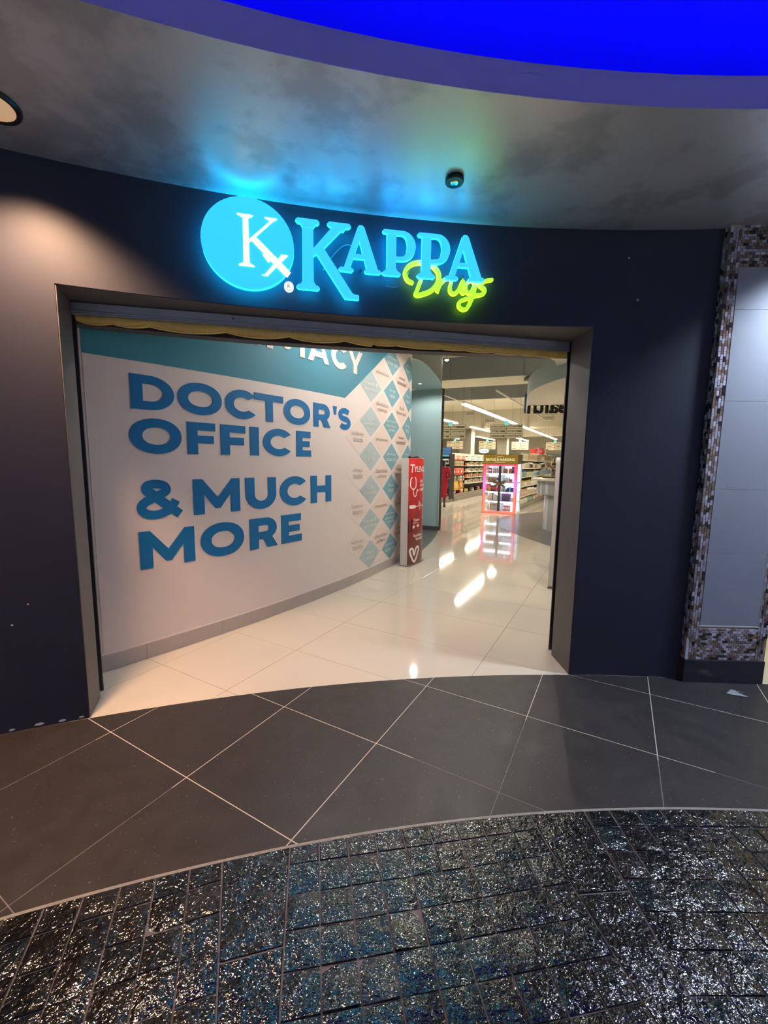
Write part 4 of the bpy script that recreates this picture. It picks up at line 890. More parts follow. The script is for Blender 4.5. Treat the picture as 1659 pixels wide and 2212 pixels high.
# ------------------------------------------------------------------ hanging aisle signs
m_sgb = mat('aisle_sign_cream', (236, 226, 196), .5); m_sgd = mat('aisle_sign_taupe', (116, 102, 80), .5); m_sgf = mat('aisle_sign_frame', (150, 138, 112), .5); m_aq = mat('aqua_sign_disc', (130, 214, 216), .4, emit=.25); m_wt = mat('cream_lettering', (236, 226, 198), .5)
def aisle_sign(px_c, y, w_, h_, zb, words, label, detail=True):
    x = px_c * y; t = thing('aisle_sign', label, 'sign', (x, y, zb), -AL + .17, 'hanging aisle signs')
    part('board', lambda b: b.bbox(-w_ / 2, w_ / 2, 0, .03, 0, h_, .004), m_sgf, t)
    ch, cw = h_ / 3, w_ / 2
    for i in range(3):
        for j in range(2):
            x0, z0 = -w_ / 2 + j * cw + .015, h_ - (i + 1) * ch + .012
            pl = part('plate', lambda b: b.bbox(x0, x0 + cw - .03, -.012, 0, z0, z0 + ch - .024, .003), m_sgb, t)
            if detail:
                part('name_strip', lambda b: b.box(x0 + .022, x0 + cw - .052, -.014, -.0122, z0 + .034, z0 + ch - .058), m_sgd, pl)
                b = MB(); wd = words[i * 2 + j]; put_text(b, wd, x0 + .03, z0 + .034, ch - .09, lambda a, c_, d: (a, -.0145 - d, c_), 0, width=min(cw - .11, .034 * len(wd)), bold=.015); b.build('lettering', m_wt, pl, False)
            else: part('name_strip', lambda b: b.box(x0 + .03, x0 + cw * .55, -.014, -.0122, z0 + .05, z0 + ch - .07), m_sgd, pl)
    part('logo_disc', lambda b: b.lathe([(.075, -.01), (.075, .01)], n=24, fn=lambda a, c_, d: (a, -.02 + d, h_ + .03 + c_)), m_aq, t)
    for s_ in (-1, 1): part('cable', lambda b: b.tube([(s_ * w_ * .4, .015, h_), (s_ * w_ * .4, .015, ZC - zb)], .004, 4), m_steel, t)
    return t
W6 = ['Home Health Care', 'Adult Care', 'First Aid', 'Oral Care', 'Sports Aid', 'Feminine Care']
aisle_sign(.2865, 14, 1.05, .46, 2.34, W6, 'cream and taupe aisle sign hanging just over the gold headed display')
aisle_sign(.155, 14, 1.0, .46, 2.30, ['Baby, Toddler & Mother', 'Home', 'Hair Care', 'Feminine Care', 'Cosmetics', 'Vitamins'], 'cream and taupe aisle sign half hidden behind the aqua pier')
for pc, lb in ((.243, 'farther cream aisle sign beside the taupe hall column'), (.321, 'farther cream aisle sign above the end of the long bottle shelves'), (.404, 'farther cream aisle sign partly hidden by the entrance jamb'), (.166, 'farther cream aisle sign showing past the aqua pier')): aisle_sign(pc, 24, .95, .46, 2.26, W6, lb, False)

# ------------------------------------------------------------------ red totem beside the mural
TB = .06
def tz(u): return TB * (1 - ((u - .255) / .255) ** 2) ** .75 if 0 < u < .51 else 0.0
TL = st(6.0 * cos(AL) + .35 * sin(AL) + .255, .35 * cos(AL) - 6.0 * sin(AL))
tot = thing('advertising_totem', 'tall narrow red advertising totem with white sides by the mural', 'totem', TL, -AL)
m_tw = mat('white_totem_panel', (226, 218, 212), .4)
H_T = 1.595
def sect(b, z0, z1, front, n=20):
    pts = [(0 + tz(.51 * i / n) * front, -.255 + .51 * i / n) for i in range(n + 1)] + [(-.118, .255), (-.118, -.255)]
    b.prism([pts], lambda x, y, d: (x, y, d), z0, z1)
part('body', lambda b: sect(b, .012, H_T - .004, .94), m_tw, tot, smooth=40)
part('foot_plate', lambda b: b.bbox(-.124, .05, -.26, .26, 0, .014, .003), mat('grey_totem_foot', (150, 140, 132), .5), tot)
m_red = bpy.data.materials.new('red_to_maroon_print'); m_red.use_nodes = True; nt = m_red.node_tree; bb_ = nt.nodes['Principled BSDF']
tc2 = nt.nodes.new('ShaderNodeTexCoord'); sp2 = nt.nodes.new('ShaderNodeSeparateXYZ'); mr3 = nt.nodes.new('ShaderNodeMapRange'); rp3 = nt.nodes.new('ShaderNodeValToRGB')
nt.links.new(tc2.outputs['Object'], sp2.inputs[0]); nt.links.new(sp2.outputs['Z'], mr3.inputs[0]); mr3.inputs['From Max'].default_value = H_T; nt.links.new(mr3.outputs[0], rp3.inputs[0]); nt.links.new(rp3.outputs[0], bb_.inputs['Base Color'])
e_ = rp3.color_ramp.elements; e_[0].position = 0; e_[0].color = (*lin((104, 76, 70)), 1); e_[1].position = 1; e_[1].color = (*lin((226, 44, 44)), 1); k_ = e_.new(.33); k_.color = (*lin((132, 44, 44)), 1); k_ = e_.new(.66); k_.color = (*lin((190, 40, 44)), 1)
bb_.inputs['Roughness'].default_value = .3
def tf(u, z, d): return (tz(u) + .0008 + d, u - .255, z)
b = MB(); n = 20
for i in range(n): b.prism([[(.51 * i / n, .016), (.51 * (i + 1) / n, .016), (.51 * (i + 1) / n, H_T - .006), (.51 * i / n, H_T - .006)]], tf, -.004, .0006)
gr_ = b.build('graphic_sheet', m_red, tot, False, 40)
m_tx = mat('white_totem_print', (244, 232, 228), .4)
def tline(nm, pts, wd, closed=False):
    b = MB(); b.ribbon(pts, wd, lambda x, z, d: tf(x, z, d), .0004, .0050, closed=closed); b.build(nm, m_tx, gr_, False)
def ttext(words, x0, z0, h_, width=None, bold=.02, shear=0.0, nm='lettering'):
    b = MB(); put_text(b, words, x0, z0, h_, lambda x, z, d: tf(x, z, d), .0055, width=width, bold=bold, shear=shear); b.build(nm, m_tx, gr_, False)
ttext('T', .012, 1.385, .118, .085, .012, .1); ttext('YLENOL', .085, 1.392, .085, .37, .02, .1)
tline('stethoscope_icon', smooth_path([(.050, 1.315), (.030, 1.29), (.022, 1.20), (.040, 1.165), (.080, 1.140), (.125, 1.165), (.140, 1.20), (.132, 1.29), (.112, 1.315)], 5), .013)
tline('stethoscope_tube', smooth_path([(.080, 1.14), (.085, 1.07), (.11, 1.035), (.145, 1.05), (.15, 1.09), (.175, 1.115)], 5), .012); tline('stethoscope_disc', ell(.185, 1.125, .014, .014, 14), .007, True)
for i, wd in enumerate(('CARE', 'WITHOUT', 'LIMITS')): ttext(wd, .245, 1.235 - .062 * i, .042, .20 if i != 0 else .13)
tline('pill_icon', [(.035, .885), (.115, .885)], .05)
tline('heartbeat_line', [(.13, .885), (.20, .885), (.225, .90), (.245, .965), (.27, .82), (.30, .93), (.32, .875), (.335, .885), (.46, .885)], .009)
def pbox(b): b.prism([[(.07, .54), (.28, .565), (.29, .70), (.08, .73)]], tf, .0004, .0042)
b = MB(); pbox(b); pk = b.build('product_picture', mat('crimson_print', (176, 28, 36), .4), gr_, False)
b = MB(); b.prism([[(.08, .56), (.24, .577), (.24, .615), (.08, .605)]], tf, .0014, .0050); put_text(b, 'Tylenol', .09, .655, .05, tf, .0055, width=.17, bold=.02, shear=.2); b.prism([[(.09, .635), (.21, .64), (.21, .648), (.09, .643)]], tf, .0014, .005); b.build('product_lettering', m_tx, gr_, False)
b = MB(); b.prism([[(.0, .50), (.07, .515), (.075, .70), (.0, .67)]], tf, .0004, .0042); b.build('product_shadow_print', mat('black_red_print', (60, 20, 24), .4), gr_, False)
ttext('Fast Release', .10, .43, .042, .27); ttext('Fast Relief', .155, .375, .042, .22)
hl = smooth_path([(.035, .215), (.05, .255), (.09, .245), (.105, .17), (.13, .10)], 5)
tline('heart_icon', smooth_path([(.125, .055), (.085, .10), (.04, .20), (.035, .24), (.065, .265), (.10, .24), (.125, .16), (.17, .25), (.215, .275), (.25, .245), (.235, .19), (.16, .075), (.125, .055)], 5), .030)
for z in (.30, .67, 1.05, 1.31): part('screw', lambda b: b.lathe([(.005, 0), (.004, .002)], n=8, fn=lambda a, c_, d: (-.03 + a, -.2555 - d, z + c_)), m_steel, tot)
part('dispenser_dome', lambda b: b.lathe([(.125, H_T - .004), (.125, H_T + .008), (.115, H_T + .024), (.08, H_T + .036), (.004, H_T + .04)], (-.045, 0, 0), 28, sx=.62, sy=1.0), m_black, tot, smooth=True)

# ------------------------------------------------------------------ white gate post behind the entrance jamb
gp = thing('gate_post', 'white rounded anti-theft gate post just behind the entrance jamb', 'gate post', st(5.36, -.61), -AL)
def gate(b):
    b.prism([rrect(0, .46, .015, 1.615, .05)], lambda y, z, d: (d, y, z), -.045, .045)
part('panel', gate, mat('white_gate_plastic', (222, 212, 206), .35), gp, smooth=40)
part('base', lambda b: b.bbox(-.06, .06, .02, .44, 0, .02, .005), mat('grey_gate_base', (140, 134, 130), .4), gp)
part('edge_gasket', lambda b: b.tube([(-.045, y, z) for y, z in rrect(.004, .456, .019, 1.611, .05)], .004, 5), mat('grey_gasket', (120, 112, 110), .5), gp)

# ------------------------------------------------------------------ service counter
ct = thing('service_counter', 'white and silver round ended service counter under the ceiling drum', 'counter', (4.75, 9.6, 0))
m_ctop = mat('cream_counter_top', (232, 222, 196), .2); m_cbody = mat('silver_laminate', (184, 182, 178), .3, metal=.2); m_cgl = mat('glossy_white_band', (222, 226, 234), .12)
def cyl_c(r, z0, z1, a0=120, a1=300, n=28): return ell(4.75, 9.6, r, r * .82, n, a0, a1) + [(7.2, 9.0), (7.2, 10.6)]
b = MB(); b.prism([cyl_c(1.32, 0, 0)], XY, 1.15, 1.19); b.build('top', m_ctop, ct); b = MB(); b.prism([cyl_c(1.18, 0, 0)], XY, .83, 1.15); b.build('drawer_box', m_cbody, ct, smooth=40); b = MB(); b.prism([cyl_c(1.0, 0, 0)], XY, 0, .83); b.build('base', mat('pale_silver_base', (196, 198, 198), .25, metal=.15), ct, smooth=40)
for a in (172, 184, 196, 214): 
    b = MB(); b.prism([ell(4.75, 9.6, 1.186, 1.186 * .82, 3, a, a + 5) + ell(4.75, 9.6, 1.17, 1.17 * .82, 3, a + 5, a)], XY, .85, 1.14); b.build('upright_band', m_cgl, ct)
for a in (180, 200, 222):
    b = MB(); b.prism([ell(4.75, 9.6, 1.006, 1.006 * .82, 3, a, a + 8) + ell(4.75, 9.6, .99, .99 * .82, 3, a + 8, a)], XY, .02, .82); b.build('upright_band', m_cgl, ct)
kb = thing('keyboard', 'dark keyboard lying on the counter edge', 'keyboard', (3.98, 9.95, 1.19), -.3)
part('case', lambda b: b.bbox(-.2, .2, -.07, .07, 0, .018, .004), m_black, kb)
for i in range(10): part('key', lambda b: b.bbox(-.185 + i * .037, -.155 + i * .037, -.05, .05, .018, .026, .003), mat('charcoal_key', (58, 56, 58), .5), kb)

# ------------------------------------------------------------------ goods prototypes
GM = {}
def gm(rgb, r=.45): return mat('goods_%d_%d_%d' % rgb, rgb, r)
def mesh_of(key, fn, mats, smooth=False):
    if key not in GM: b = MB(); fn(b); GM[key] = b.mesh('goods', mats, smooth)
    return GM[key]
def carton(c1, c2):      # unit box with label band and tuck flap, base at z=0
    def f(b):
        b.bbox(-.5, .5, -.5, .5, 0, 1, .025, 0); b.box(-.40, .40, -.512, -.495, .30, .72, 1); b.box(-.40, .40, .495, .512, .30, .72, 1); b.box(-.36, .36, -.42, .42, .995, 1.012, 1)
    return mesh_of(('c', c1, c2), f, [gm(c1), gm(c2)])
def bottle(c1, c2):
    return mesh_of(('b', c1, c2), lambda b: b.lathe([(.40, 0), (.46, .03), (.46, .58), (.38, .68), (.17, .75), (.17, .78), (.21, .78), (.21, .97), (.17, 1.0)], n=10, mats=[0, 0, 0, 0, 0, 1, 1, 1]), [gm(c1), gm(c2)], True)
def jar(c1, c2):
    return mesh_of(('j', c1, c2), lambda b: b.lathe([(.44, 0), (.5, .05), (.5, .66), (.46, .70), (.48, .70), (.48, .96), (.42, 1.0)], n=12, mats=[0, 0, 0, 1, 1, 1]), [gm(c1), gm(c2)], True)
def pouch(c1, c2):
    def f(b):
        o = len(b.v); G = 6
        for s_ in (-1, 1):
            for j in range(G + 1):
                for i in range(G + 1):
                    x, z = -1 + 2 * i / G, -1 + 2 * j / G; t_ = (1 - x ** 4) * (1 - z ** 4); b.v.append((x * .5, s_ * .5 * t_ ** .7, .5 + z * .46))
            k = o + (0 if s_ < 0 else (G + 1) ** 2)
            for j in range(G):
                for i in range(G): b.f.append((k + j * 7 + i, k + j * 7 + i + 1, k + j * 7 + i + 8, k + j * 7 + i + 7)); b.m.append(1 if 1 < j < 4 and 0 < i < 5 else 0)
        b.box(-.5, .5, -.03, .03, .94, 1.0, 0); b.box(-.5, .5, -.03, .03, 0, .06, 0)
    return mesh_of(('p', c1, c2), f, [gm(c1), gm(c2)], True)
KIND = {'carton': carton, 'bottle': bottle, 'jar': jar, 'pouch': pouch}
CN = {(214, 206, 184): 'cream', (186, 176, 148): 'tan', (120, 146, 130): 'green', (92, 128, 150): 'blue', (190, 120, 90): 'copper', (206, 66, 48): 'red', (232, 178, 60): 'yellow', (150, 140, 122): 'taupe', (236, 232, 220): 'white', (72, 70, 74): 'dark grey', (212, 150, 128): 'salmon', (110, 62, 120): 'purple', (214, 96, 130): 'pink', (128, 168, 210): 'light blue', (232, 120, 70): 'orange', (46, 56, 104): 'navy', (160, 120, 70): 'brown'}
CB = {v: k for k, v in CN.items()}
def goods(kd, c1, c2, P, rotz, w_, d_, h_, where, group):
    o = inst({'carton': 'carton', 'bottle': 'bottle', 'jar': 'jar', 'pouch': 'pouch'}[kd], KIND[kd](CB[c1], CB[c2]), None, P, (0, 0, rotz), (w_, d_, h_))
    return tag(o, '%s %s %s' % (c1, kd, where), kd, '%s %s on %s' % (c1, kd, group))

# ------------------------------------------------------------------ long bottle gondola behind the counter
m_gs = mat('grey_gondola_steel', (150, 142, 130), .5); m_gb = mat('gondola_back', (78, 70, 62), .6); m_strip = mat('price_strip', (222, 212, 190), .5)
GR_V = -2.75
ga = thing('shelf_gondola', 'long grey shelf gondola of bottles running away behind the gold headed display', 'shelves', st(13.8, GR_V), -AL)
LU = 7.8
part('base', lambda b: b.bbox(-.9, 0, 0, LU, 0, .12, .01), m_gs, ga); part('back_panel', lambda b: b.box(-.48, -.44, 0, LU, .12, 1.66), m_gb, ga)
for y in (0, 2.6, 5.2, LU): part('upright', lambda b: b.box(-.50, -.42, y - .02, y + .02, .12, 1.72), m_gs, ga)
zsR = [.12, .40, .74, 1.06, 1.36, 1.64]; names = ['bottom', 'second lowest', 'third lowest', 'third highest', 'second highest', 'top']
for z in zsR[1:]:
    for k in range(3): part('shelf', lambda b: b.bbox(-.44, -.03, k * 2.6 + .02, k * 2.6 + 2.58, z - .03 - (.02 if k == 1 else 0), z - (.02 if k == 1 else 0), .004), m_strip, ga)
rg_ = random.Random(21)
sets = [[('bottle', 'taupe', 'white'), ('bottle', 'cream', 'taupe'), ('carton', 'salmon', 'white'), ('carton', 'green', 'cream')], [('bottle', 'taupe', 'cream'), ('carton', 'salmon', 'cream'), ('bottle', 'cream', 'white'), ('jar', 'tan', 'white')], [('bottle', 'cream', 'tan'), ('bottle', 'copper', 'taupe'), ('bottle', 'tan', 'yellow')], [('bottle', 'blue', 'white'), ('bottle', 'green', 'blue'), ('bottle', 'light blue', 'white'), ('bottle', 'tan', 'dark grey')], [('bottle', 'tan', 'white'), ('bottle', 'copper', 'cream'), ('jar', 'dark grey', 'white'), ('bottle', 'cream', 'green')], [('bottle', 'tan', 'cream'), ('bottle', 'taupe', 'green'), ('carton', 'tan', 'copper'), ('bottle', 'cream', 'salmon')]]
for si, z in enumerate(zsR):
    u = .12; run = 0
    while u < LU - .15:
        if run == 0: kd, c1, c2 = rg_.choice(sets[si]); run = rg_.randint(2, 5); h0 = rg_.uniform(.17, .235)
        w_ = .12 if kd == 'bottle' else .17; dz = -.02 if (2.6 < u < 5.2 and si) else 0
        goods(kd, c1, c2, st(13.8 + u, GR_V - .13, z + dz), PI / 2 - AL, w_, .11, min(h0, .235), 'on the %s shelf of the long grey bottle gondola' % names[si], 'the %s shelf of the long gondola' % names[si])
        u += w_ + rg_.uniform(.03, .10); run -= 1
# gifts standing on top of that gondola
for u, v, kd, c1, c2, w_, h_, lb in ((5.0, .25, 'carton', 'pink', 'white', .42, .26, 'pink gift carton standing highest on the long bottle gondola'), (4.3, .3, 'carton', 'red', 'cream', .5, .2, 'low red and cream carton on top of the long bottle gondola'), (6.1, .25, 'pouch', 'red', 'pink', .4, .3, 'red gift pouch on top of the long bottle gondola'), (6.9, .25, 'carton', 'taupe', 'cream', .3, .28, 'taupe leaning gift box on top of the long bottle gondola')):
    o = goods(kd, c1, c2, st(13.8 + u, GR_V - v - .05, 1.90), PI / 2 - AL, w_, .2, h_, '', 'the top of the long gondola'); o['label'] = lb
tsf = part('top_shelf', lambda b: b.bbox(-.87, -.03, 3.6, LU, 1.87, 1.90, .004), m_strip, ga)
for y in (3.7, 5.6, 7.7): part('top_post', lambda b: b.box(-.48, -.44, y - .02, y + .02, 1.66, 1.87), m_gs, ga)

# ------------------------------------------------------------------ middle gondola with hanging packs
m_gk = mat('black_gondola_steel', (34, 32, 34), .5)
GM_V = -5.6
gb_ = thing('pack_gondola', 'black gondola hung with red and orange packs behind the woman', 'shelves', st(15.65, GM_V), -AL)
LM = 5.4
part('base', lambda b: b.bbox(-.85, 0, 0, LM, 0, .17, .01), m_gs, gb_); part('back_panel', lambda b: b.box(-.44, -.40, 0, LM, .17, 1.82), m_gk, gb_); part('end_panel', lambda b: b.box(-.84, -.02, -.03, 0, .1, 1.84), m_gk, gb_)
part('bin_lip', lambda b: b.bbox(-.03, 0, 0, LM, .17, .27, .004), m_gs, gb_)
for z in (.62, .88, 1.12, 1.38, 1.62): part('shelf', lambda b: b.bbox(-.40, -.06, 1.9, LM - .05, z - .025, z, .004), m_strip, gb_)
for z in (1.30, 1.60, .98): 
    for y in (.2, .6, 1.0, 1.4): part('hook', lambda b: b.tube([(-.40, y, z), (-.12, y, z), (-.10, y, z + .015)], .006, 5), m_steel, gb_)
part('header_strip', lambda b: b.bbox(-.42, -.36, 0, LM, 1.80, 1.90, .004), m_strip, gb_)
G0 = lambda y, x, z: st(15.65 + y, GM_V + x, z)
for i in range(8): goods('pouch', ('red', 'orange', 'salmon')[i % 3], 'white', G0(.18 + i * .21, -.16, 1.60), PI / 2 - AL, .19, .05, .20, 'hanging in the top row of the black pack gondola', 'the top row of the pack gondola')
for i in range(7): goods('carton', 'tan', 'brown', G0(.18 + i * .21, -.18, 1.37), PI / 2 - AL, .15, .06, .20, 'hanging in the second row of the black pack gondola', 'the second row of the pack gondola')
for i in range(6): goods('pouch', 'red', ('white', 'orange')[i % 2], G0(.30 + i * .22, -.15, 1.00), PI / 2 - AL, .21, .07, .29, 'hanging in the large red middle row of the black pack gondola', 'the middle row of the pack gondola')
for i in range(5): goods('carton', ('white', 'tan', 'green')[i % 3], 'brown', G0(.20 + i * .34, -.18, .76), PI / 2 - AL, .16, .06, .2, 'hanging in the low row of the black pack gondola', 'the low row of the pack gondola')
for z, cl in ((.62, ['white', 'cream']), (.88, ['orange', 'salmon', 'tan']), (1.12, ['cream', 'white', 'taupe']), (1.38, ['salmon', 'cream', 'white']), (1.62, ['white', 'cream', 'light blue'])):
    for i in range(11):
        c1 = cl[i % len(cl)]; goods('carton', c1, 'white' if c1 != 'white' else 'taupe', G0(2.1 + i * .29, -.20, z), PI / 2 - AL, .22, .10, .13 + .05 * ((i * 7) % 3) / 2, 'on the shelf at the far end of the black pack gondola', 'the far shelves of the pack gondola')
for i in range(12):
    c1 = ('pink', 'cream', 'red', 'white', 'yellow', 'tan', 'green', 'salmon')[i % 8]; goods('pouch', c1, 'white', G0(.35 + i * .42, -.20 - .1 * (i % 2), .20), PI / 2 - AL + .4 * (i % 3 - 1), .3, .14, .20, 'lying in the bottom bin of the black pack gondola', 'the bottom bin of the pack gondola')
for y, lb in ((.55, 'yellow printed towel hanging at the front of the black pack gondola'), (1.15, 'amber printed towel hanging beside the yellow towel on the pack gondola')):
    t = thing('hanging_towel', lb, 'towel', G0(y, -.12, .40), PI / 2 - AL)
    def tw(b):
        G = 10; o = len(b.v)
        for s_ in (0, .012):
            for j in range(5):
                for i in range(G + 1): b.v.append((-.24 + .48 * i / G + .05 * (1 - j / 4), .03 * sin(i * 1.6 + j) * (1.2 - j / 4) + s_, j / 4 * .36))
        for k in (0, 5 * (G + 1)):
            for j in range(4):
                for i in range(G): q = (k + j * 11 + i, k + j * 11 + i + 1, k + j * 11 + i + 12, k + j * 11 + i + 11); b.f.append(q); b.m.append(1 if 2 < i < 6 and 0 < j < 3 else 0)
    part('cloth', tw, [gm((232, 178, 60) if y < 1 else (206, 130, 40)), gm((214, 206, 184))], t, smooth=True); part('hem', lambda b: b.tube([(-.24, 0, 0), (.24, .02, 0)], .008, 5), gm((214, 206, 184)), t)
t = thing('oval_sign', 'small white and blue oval sign standing on the pack gondola end', 'sign', G0(5.0, -.3, 1.90), -AL + .2)
part('board', lambda b: b.prism([ell(0, .2, .26, .14, 28)], lambda x, z, d: (x, -d, z), 0, .02), gm((236, 232, 220)), t); part('rim', lambda b: b.ribbon(ell(0, .2, .25, .13, 28), .02, lambda x, z, d: (x, -d, z), .02, .026, closed=True), gm((92, 128, 150)), t)
part('stripe', lambda b: b.prism([rrect(-.16, .16, .16, .20, .01)], lambda x, z, d: (x, -d, z), .02, .024), gm((128, 168, 210)), t); part('stem', lambda b: b.box(-.02, .02, -.01, .01, 0, .08), m_steel, t)
# end cap in front of it
ec = thing('end_cap_shelf', 'black end cap shelf with blue poster beside the woman in red', 'shelves', st(15.05, -6.7), -AL)
part('back_panel', lambda b: b.box(0, 1.1, .5, .55, 0, 1.85), m_gk, ec); part('base', lambda b: b.bbox(0, 1.1, .0, .5, 0, .22, .01), m_gs, ec)
for x in (0, 1.07): part('side_panel', lambda b: b.box(x, x + .03, .02, .5, .1, 1.85), m_gk, ec)
for z in (.55, .86, 1.14, 1.45): part('shelf', lambda b: b.bbox(.02, 1.08, .05, .5, z - .03, z, .004), m_gk, ec); 
for z in (.55, .86, 1.14, 1.45):
    for x in (.45, .8): part('price_tag', lambda b: b.box(x, x + .12, .04, .05, z - .045, z + .005), m_strip, ec)
pf = part('poster_frame', lambda b: b.bbox(.02, 1.06, .28, .34, 1.72, 2.10, .006), m_gk, ec)
part('poster', lambda b: b.box(.04, 1.04, .274, .2795, 1.74, 2.08), gm((52, 110, 178)), pf); part('poster_picture', lambda b: b.prism([ell(.5, 1.89, .24, .12, 20)], lambda x, z, d: (x, .274 - d, z), 0, .002), gm((120, 170, 120)), pf); part('poster_band', lambda b: b.prism([[(.06, 1.75), (1.02, 1.75), (1.02, 1.79), (.06, 1.82)]], lambda x, z, d: (x, .274 - d, z), 0, .002), gm((90, 190, 200)), pf)
for z, c1, c2, nm in ((.22, 'dark grey', 'white', 'bottom'), (.55, 'white', 'salmon', 'second lowest'), (.86, 'white', 'copper', 'middle'), (1.14, 'light blue', 'white', 'second highest'), (1.45, 'white', 'navy', 'top')):
    for i in range(4): goods('carton', c1, c2, st(15.30, -6.7 + .20 + i * .235, z), -AL, .19, .14, .20 if z > .3 else .14, 'on the %s shelf of the black end cap' % nm, 'the %s shelf of the end cap' % nm)
# farther gondolas, seen only as tops between the signs
for v, u0, u1, lb in ((-9.75, 17, 30, 'far gondola behind the pack gondola'), (-3.4, 23, 33, 'far gondola beyond the long bottle shelves'), (-6.3, 23.5, 34, 'far gondola beyond the pack gondola')):
    t = thing('far_gondola', lb, 'shelves', st(u0, v), -AL, 'far gondolas'); L_ = u1 - u0
    part('base', lambda b: b.bbox(-.4, .4, 0, L_, 0, .15, .01), m_gs, t); part('back_panel', lambda b: b.box(-.03, .03, 0, L_, .15, 1.7), m_gb, t); part('end_panel', lambda b: b.box(-.4, .4, -.02, 0, .1, 1.7), m_gs, t)
    for z in (.5, .85, 1.2, 1.55): part('shelf', lambda b: b.bbox(-.38, .38, 0, L_, z - .03, z, .004), m_strip, t)
    for z in (.15, .5, .85, 1.2, 1.55):
        for k in range(int(L_ / 1.1)): goods('carton', rg_.choice(['cream', 'tan', 'white', 'salmon', 'light blue']), 'taupe', st(u0 + .5 + k * 1.1, v + .21, z), PI / 2 - AL, .8, .2, .24, 'row on the %s' % lb, lb)
b = MB(); b.box(43.6, 44, -20, 9, 1.9, 2.35, fn=F); struct(b, 'trim_5', mat('green_grey_band', (110, 122, 112), .6), 'green grey band along the far shop wall', 'trim')

# ------------------------------------------------------------------ gold headed gift display
DW, DD, DH = 1.02, .62, 1.50
dp = thing('gift_display', 'gift display cabinet with gold header and glowing pink frame', 'display', st(12.70, -3.62), -AL)
m_gold = mat('gold_glitter', (204, 166, 60), .45, metal=.3, noise=(120, .35)); m_dbr = mat('brown_header_side', (78, 56, 44), .6); m_dwh = mat('white_lit_panel', (214, 224, 244), .5, emit=.55); m_dbk = mat('dark_brown_ribbon', (76, 68, 58), .5)
m_dsh = mat('white_display_shelf', (226, 230, 240), .3)
part('header', lambda b: b.bbox(-.005, DW + .005, -.03, DD, DH, 1.775, .006), m_dbr, dp); hd_ = part('header_front', lambda b: b.box(.0, DW, -.042, -.0302, DH + .005, 1.77), m_gold, dp)
f_ = lambda x, z, d: (x, -.0425 - d, z)
for wd, z_, h_, w_, bd in (('BAYLIS & HARDING', .085, .085, .86, .02), ('ENGLAND', .03, .03, .30, 0), ('GIFTS', .20, .03, .20, 0)):
    b = MB(); put_text(b, wd, DW / 2, DH + z_, h_, f_, .001, width=w_, bold=bd, align='C'); b.build('lettering', mat('pale_gold_letters', (250, 240, 190), .4, emit=.3), hd_, False)
m_neon = bpy.data.materials.new('pink_to_orange_led'); m_neon.use_nodes = True; nt = m_neon.node_tree; nb_ = nt.nodes['Principled BSDF']
t1_ = nt.nodes.new('ShaderNodeTexCoord'); t2_ = nt.nodes.new('ShaderNodeSeparateXYZ'); t3_ = nt.nodes.new('ShaderNodeMapRange'); t4_ = nt.nodes.new('ShaderNodeValToRGB'); t3_.inputs['From Max'].default_value = DH
nt.links.new(t1_.outputs['Object'], t2_.inputs[0]); nt.links.new(t2_.outputs['Z'], t3_.inputs[0]); nt.links.new(t3_.outputs[0], t4_.inputs[0]); nt.links.new(t4_.outputs[0], nb_.inputs['Emission Color']); nb_.inputs['Emission Strength'].default_value = .9; nb_.inputs['Base Color'].default_value = (.5, .1, .1, 1)
e_ = t4_.color_ramp.elements; e_[0].position = 0; e_[0].color = (*lin((248, 98, 74)), 1); e_[1].position = 1; e_[1].color = (*lin((232, 50, 84)), 1)
for ps, c_ in ((.35, (250, 100, 90)), (.62, (224, 100, 220)), (.78, (236, 70, 110))): k_ = e_.new(ps); k_.color = (*lin(c_), 1)
def frame(b):
    b.box(0, .085, -.03, 0, 0, DH); b.box(DW - .085, DW, -.03, 0, 0, DH); b.box(.085, DW - .085, -.03, 0, 0, .07); b.box(.085, DW - .085, -.03, 0, DH - .06, DH)
part('glowing_frame', frame, m_neon, dp); part('back_panel', lambda b: b.box(.02, DW - .02, DD - .03, DD, .05, DH), m_dwh, dp); part('plinth', lambda b: b.bbox(0, DW, 0, DD, 0, .06, .005), m_dsh, dp)
for x in (.0, DW - .02): part('side_post', lambda b: (b.box(x, x + .02, 0, .04, .06, DH), b.box(x, x + .02, DD - .06, DD, .06, DH)), m_dsh, dp)
zsD = [.06, .37, .66, .94, 1.22]
for z in zsD[1:]: part('shelf', lambda b: b.bbox(.02, DW - .02, .01, DD - .03, z - .022, z, .003), m_dsh if z != .94 else m_gs, dp)
part('divider', lambda b: b.box(DW / 2 - .035, DW / 2 + .035, -.036, -.006, .07, DH - .06), m_dbk, dp); part('divider_wall', lambda b: b.box(DW / 2 - .012, DW / 2 + .012, -.005, DD - .03, .07, DH - .06), m_dsh, dp)
part('edge_outline', lambda b: [b.box(x0, x1, -.034, -.0302, z0, z1) for x0, x1, z0, z1 in ((0, .012, 0, DH), (DW - .012, DW, 0, DH), (0, DW, 0, .012), (0, DW, DH - .012, DH))], mat('gold_edge_line', (170, 110, 50), .4), dp)
for z in (1.22, .94, .66, .37, DH - .04): part('led_strip', lambda b: b.box(.10, DW - .10, -.004, .008, z - .034 if z < 1.3 else z - .012, z - .023 if z < 1.3 else z), mat('white_fill_led', (225, 236, 255), .4, emit=9.0), dp)  # strips added under the shelves to brighten the goods
m_bow = mat('bronze_ribbon', (130, 106, 66), .5)
bow = thing('ribbon_bow', 'bronze ribbon bow tied across the gift display', 'bow', st(12.66, -3.62 + DW / 2, .92), -AL)
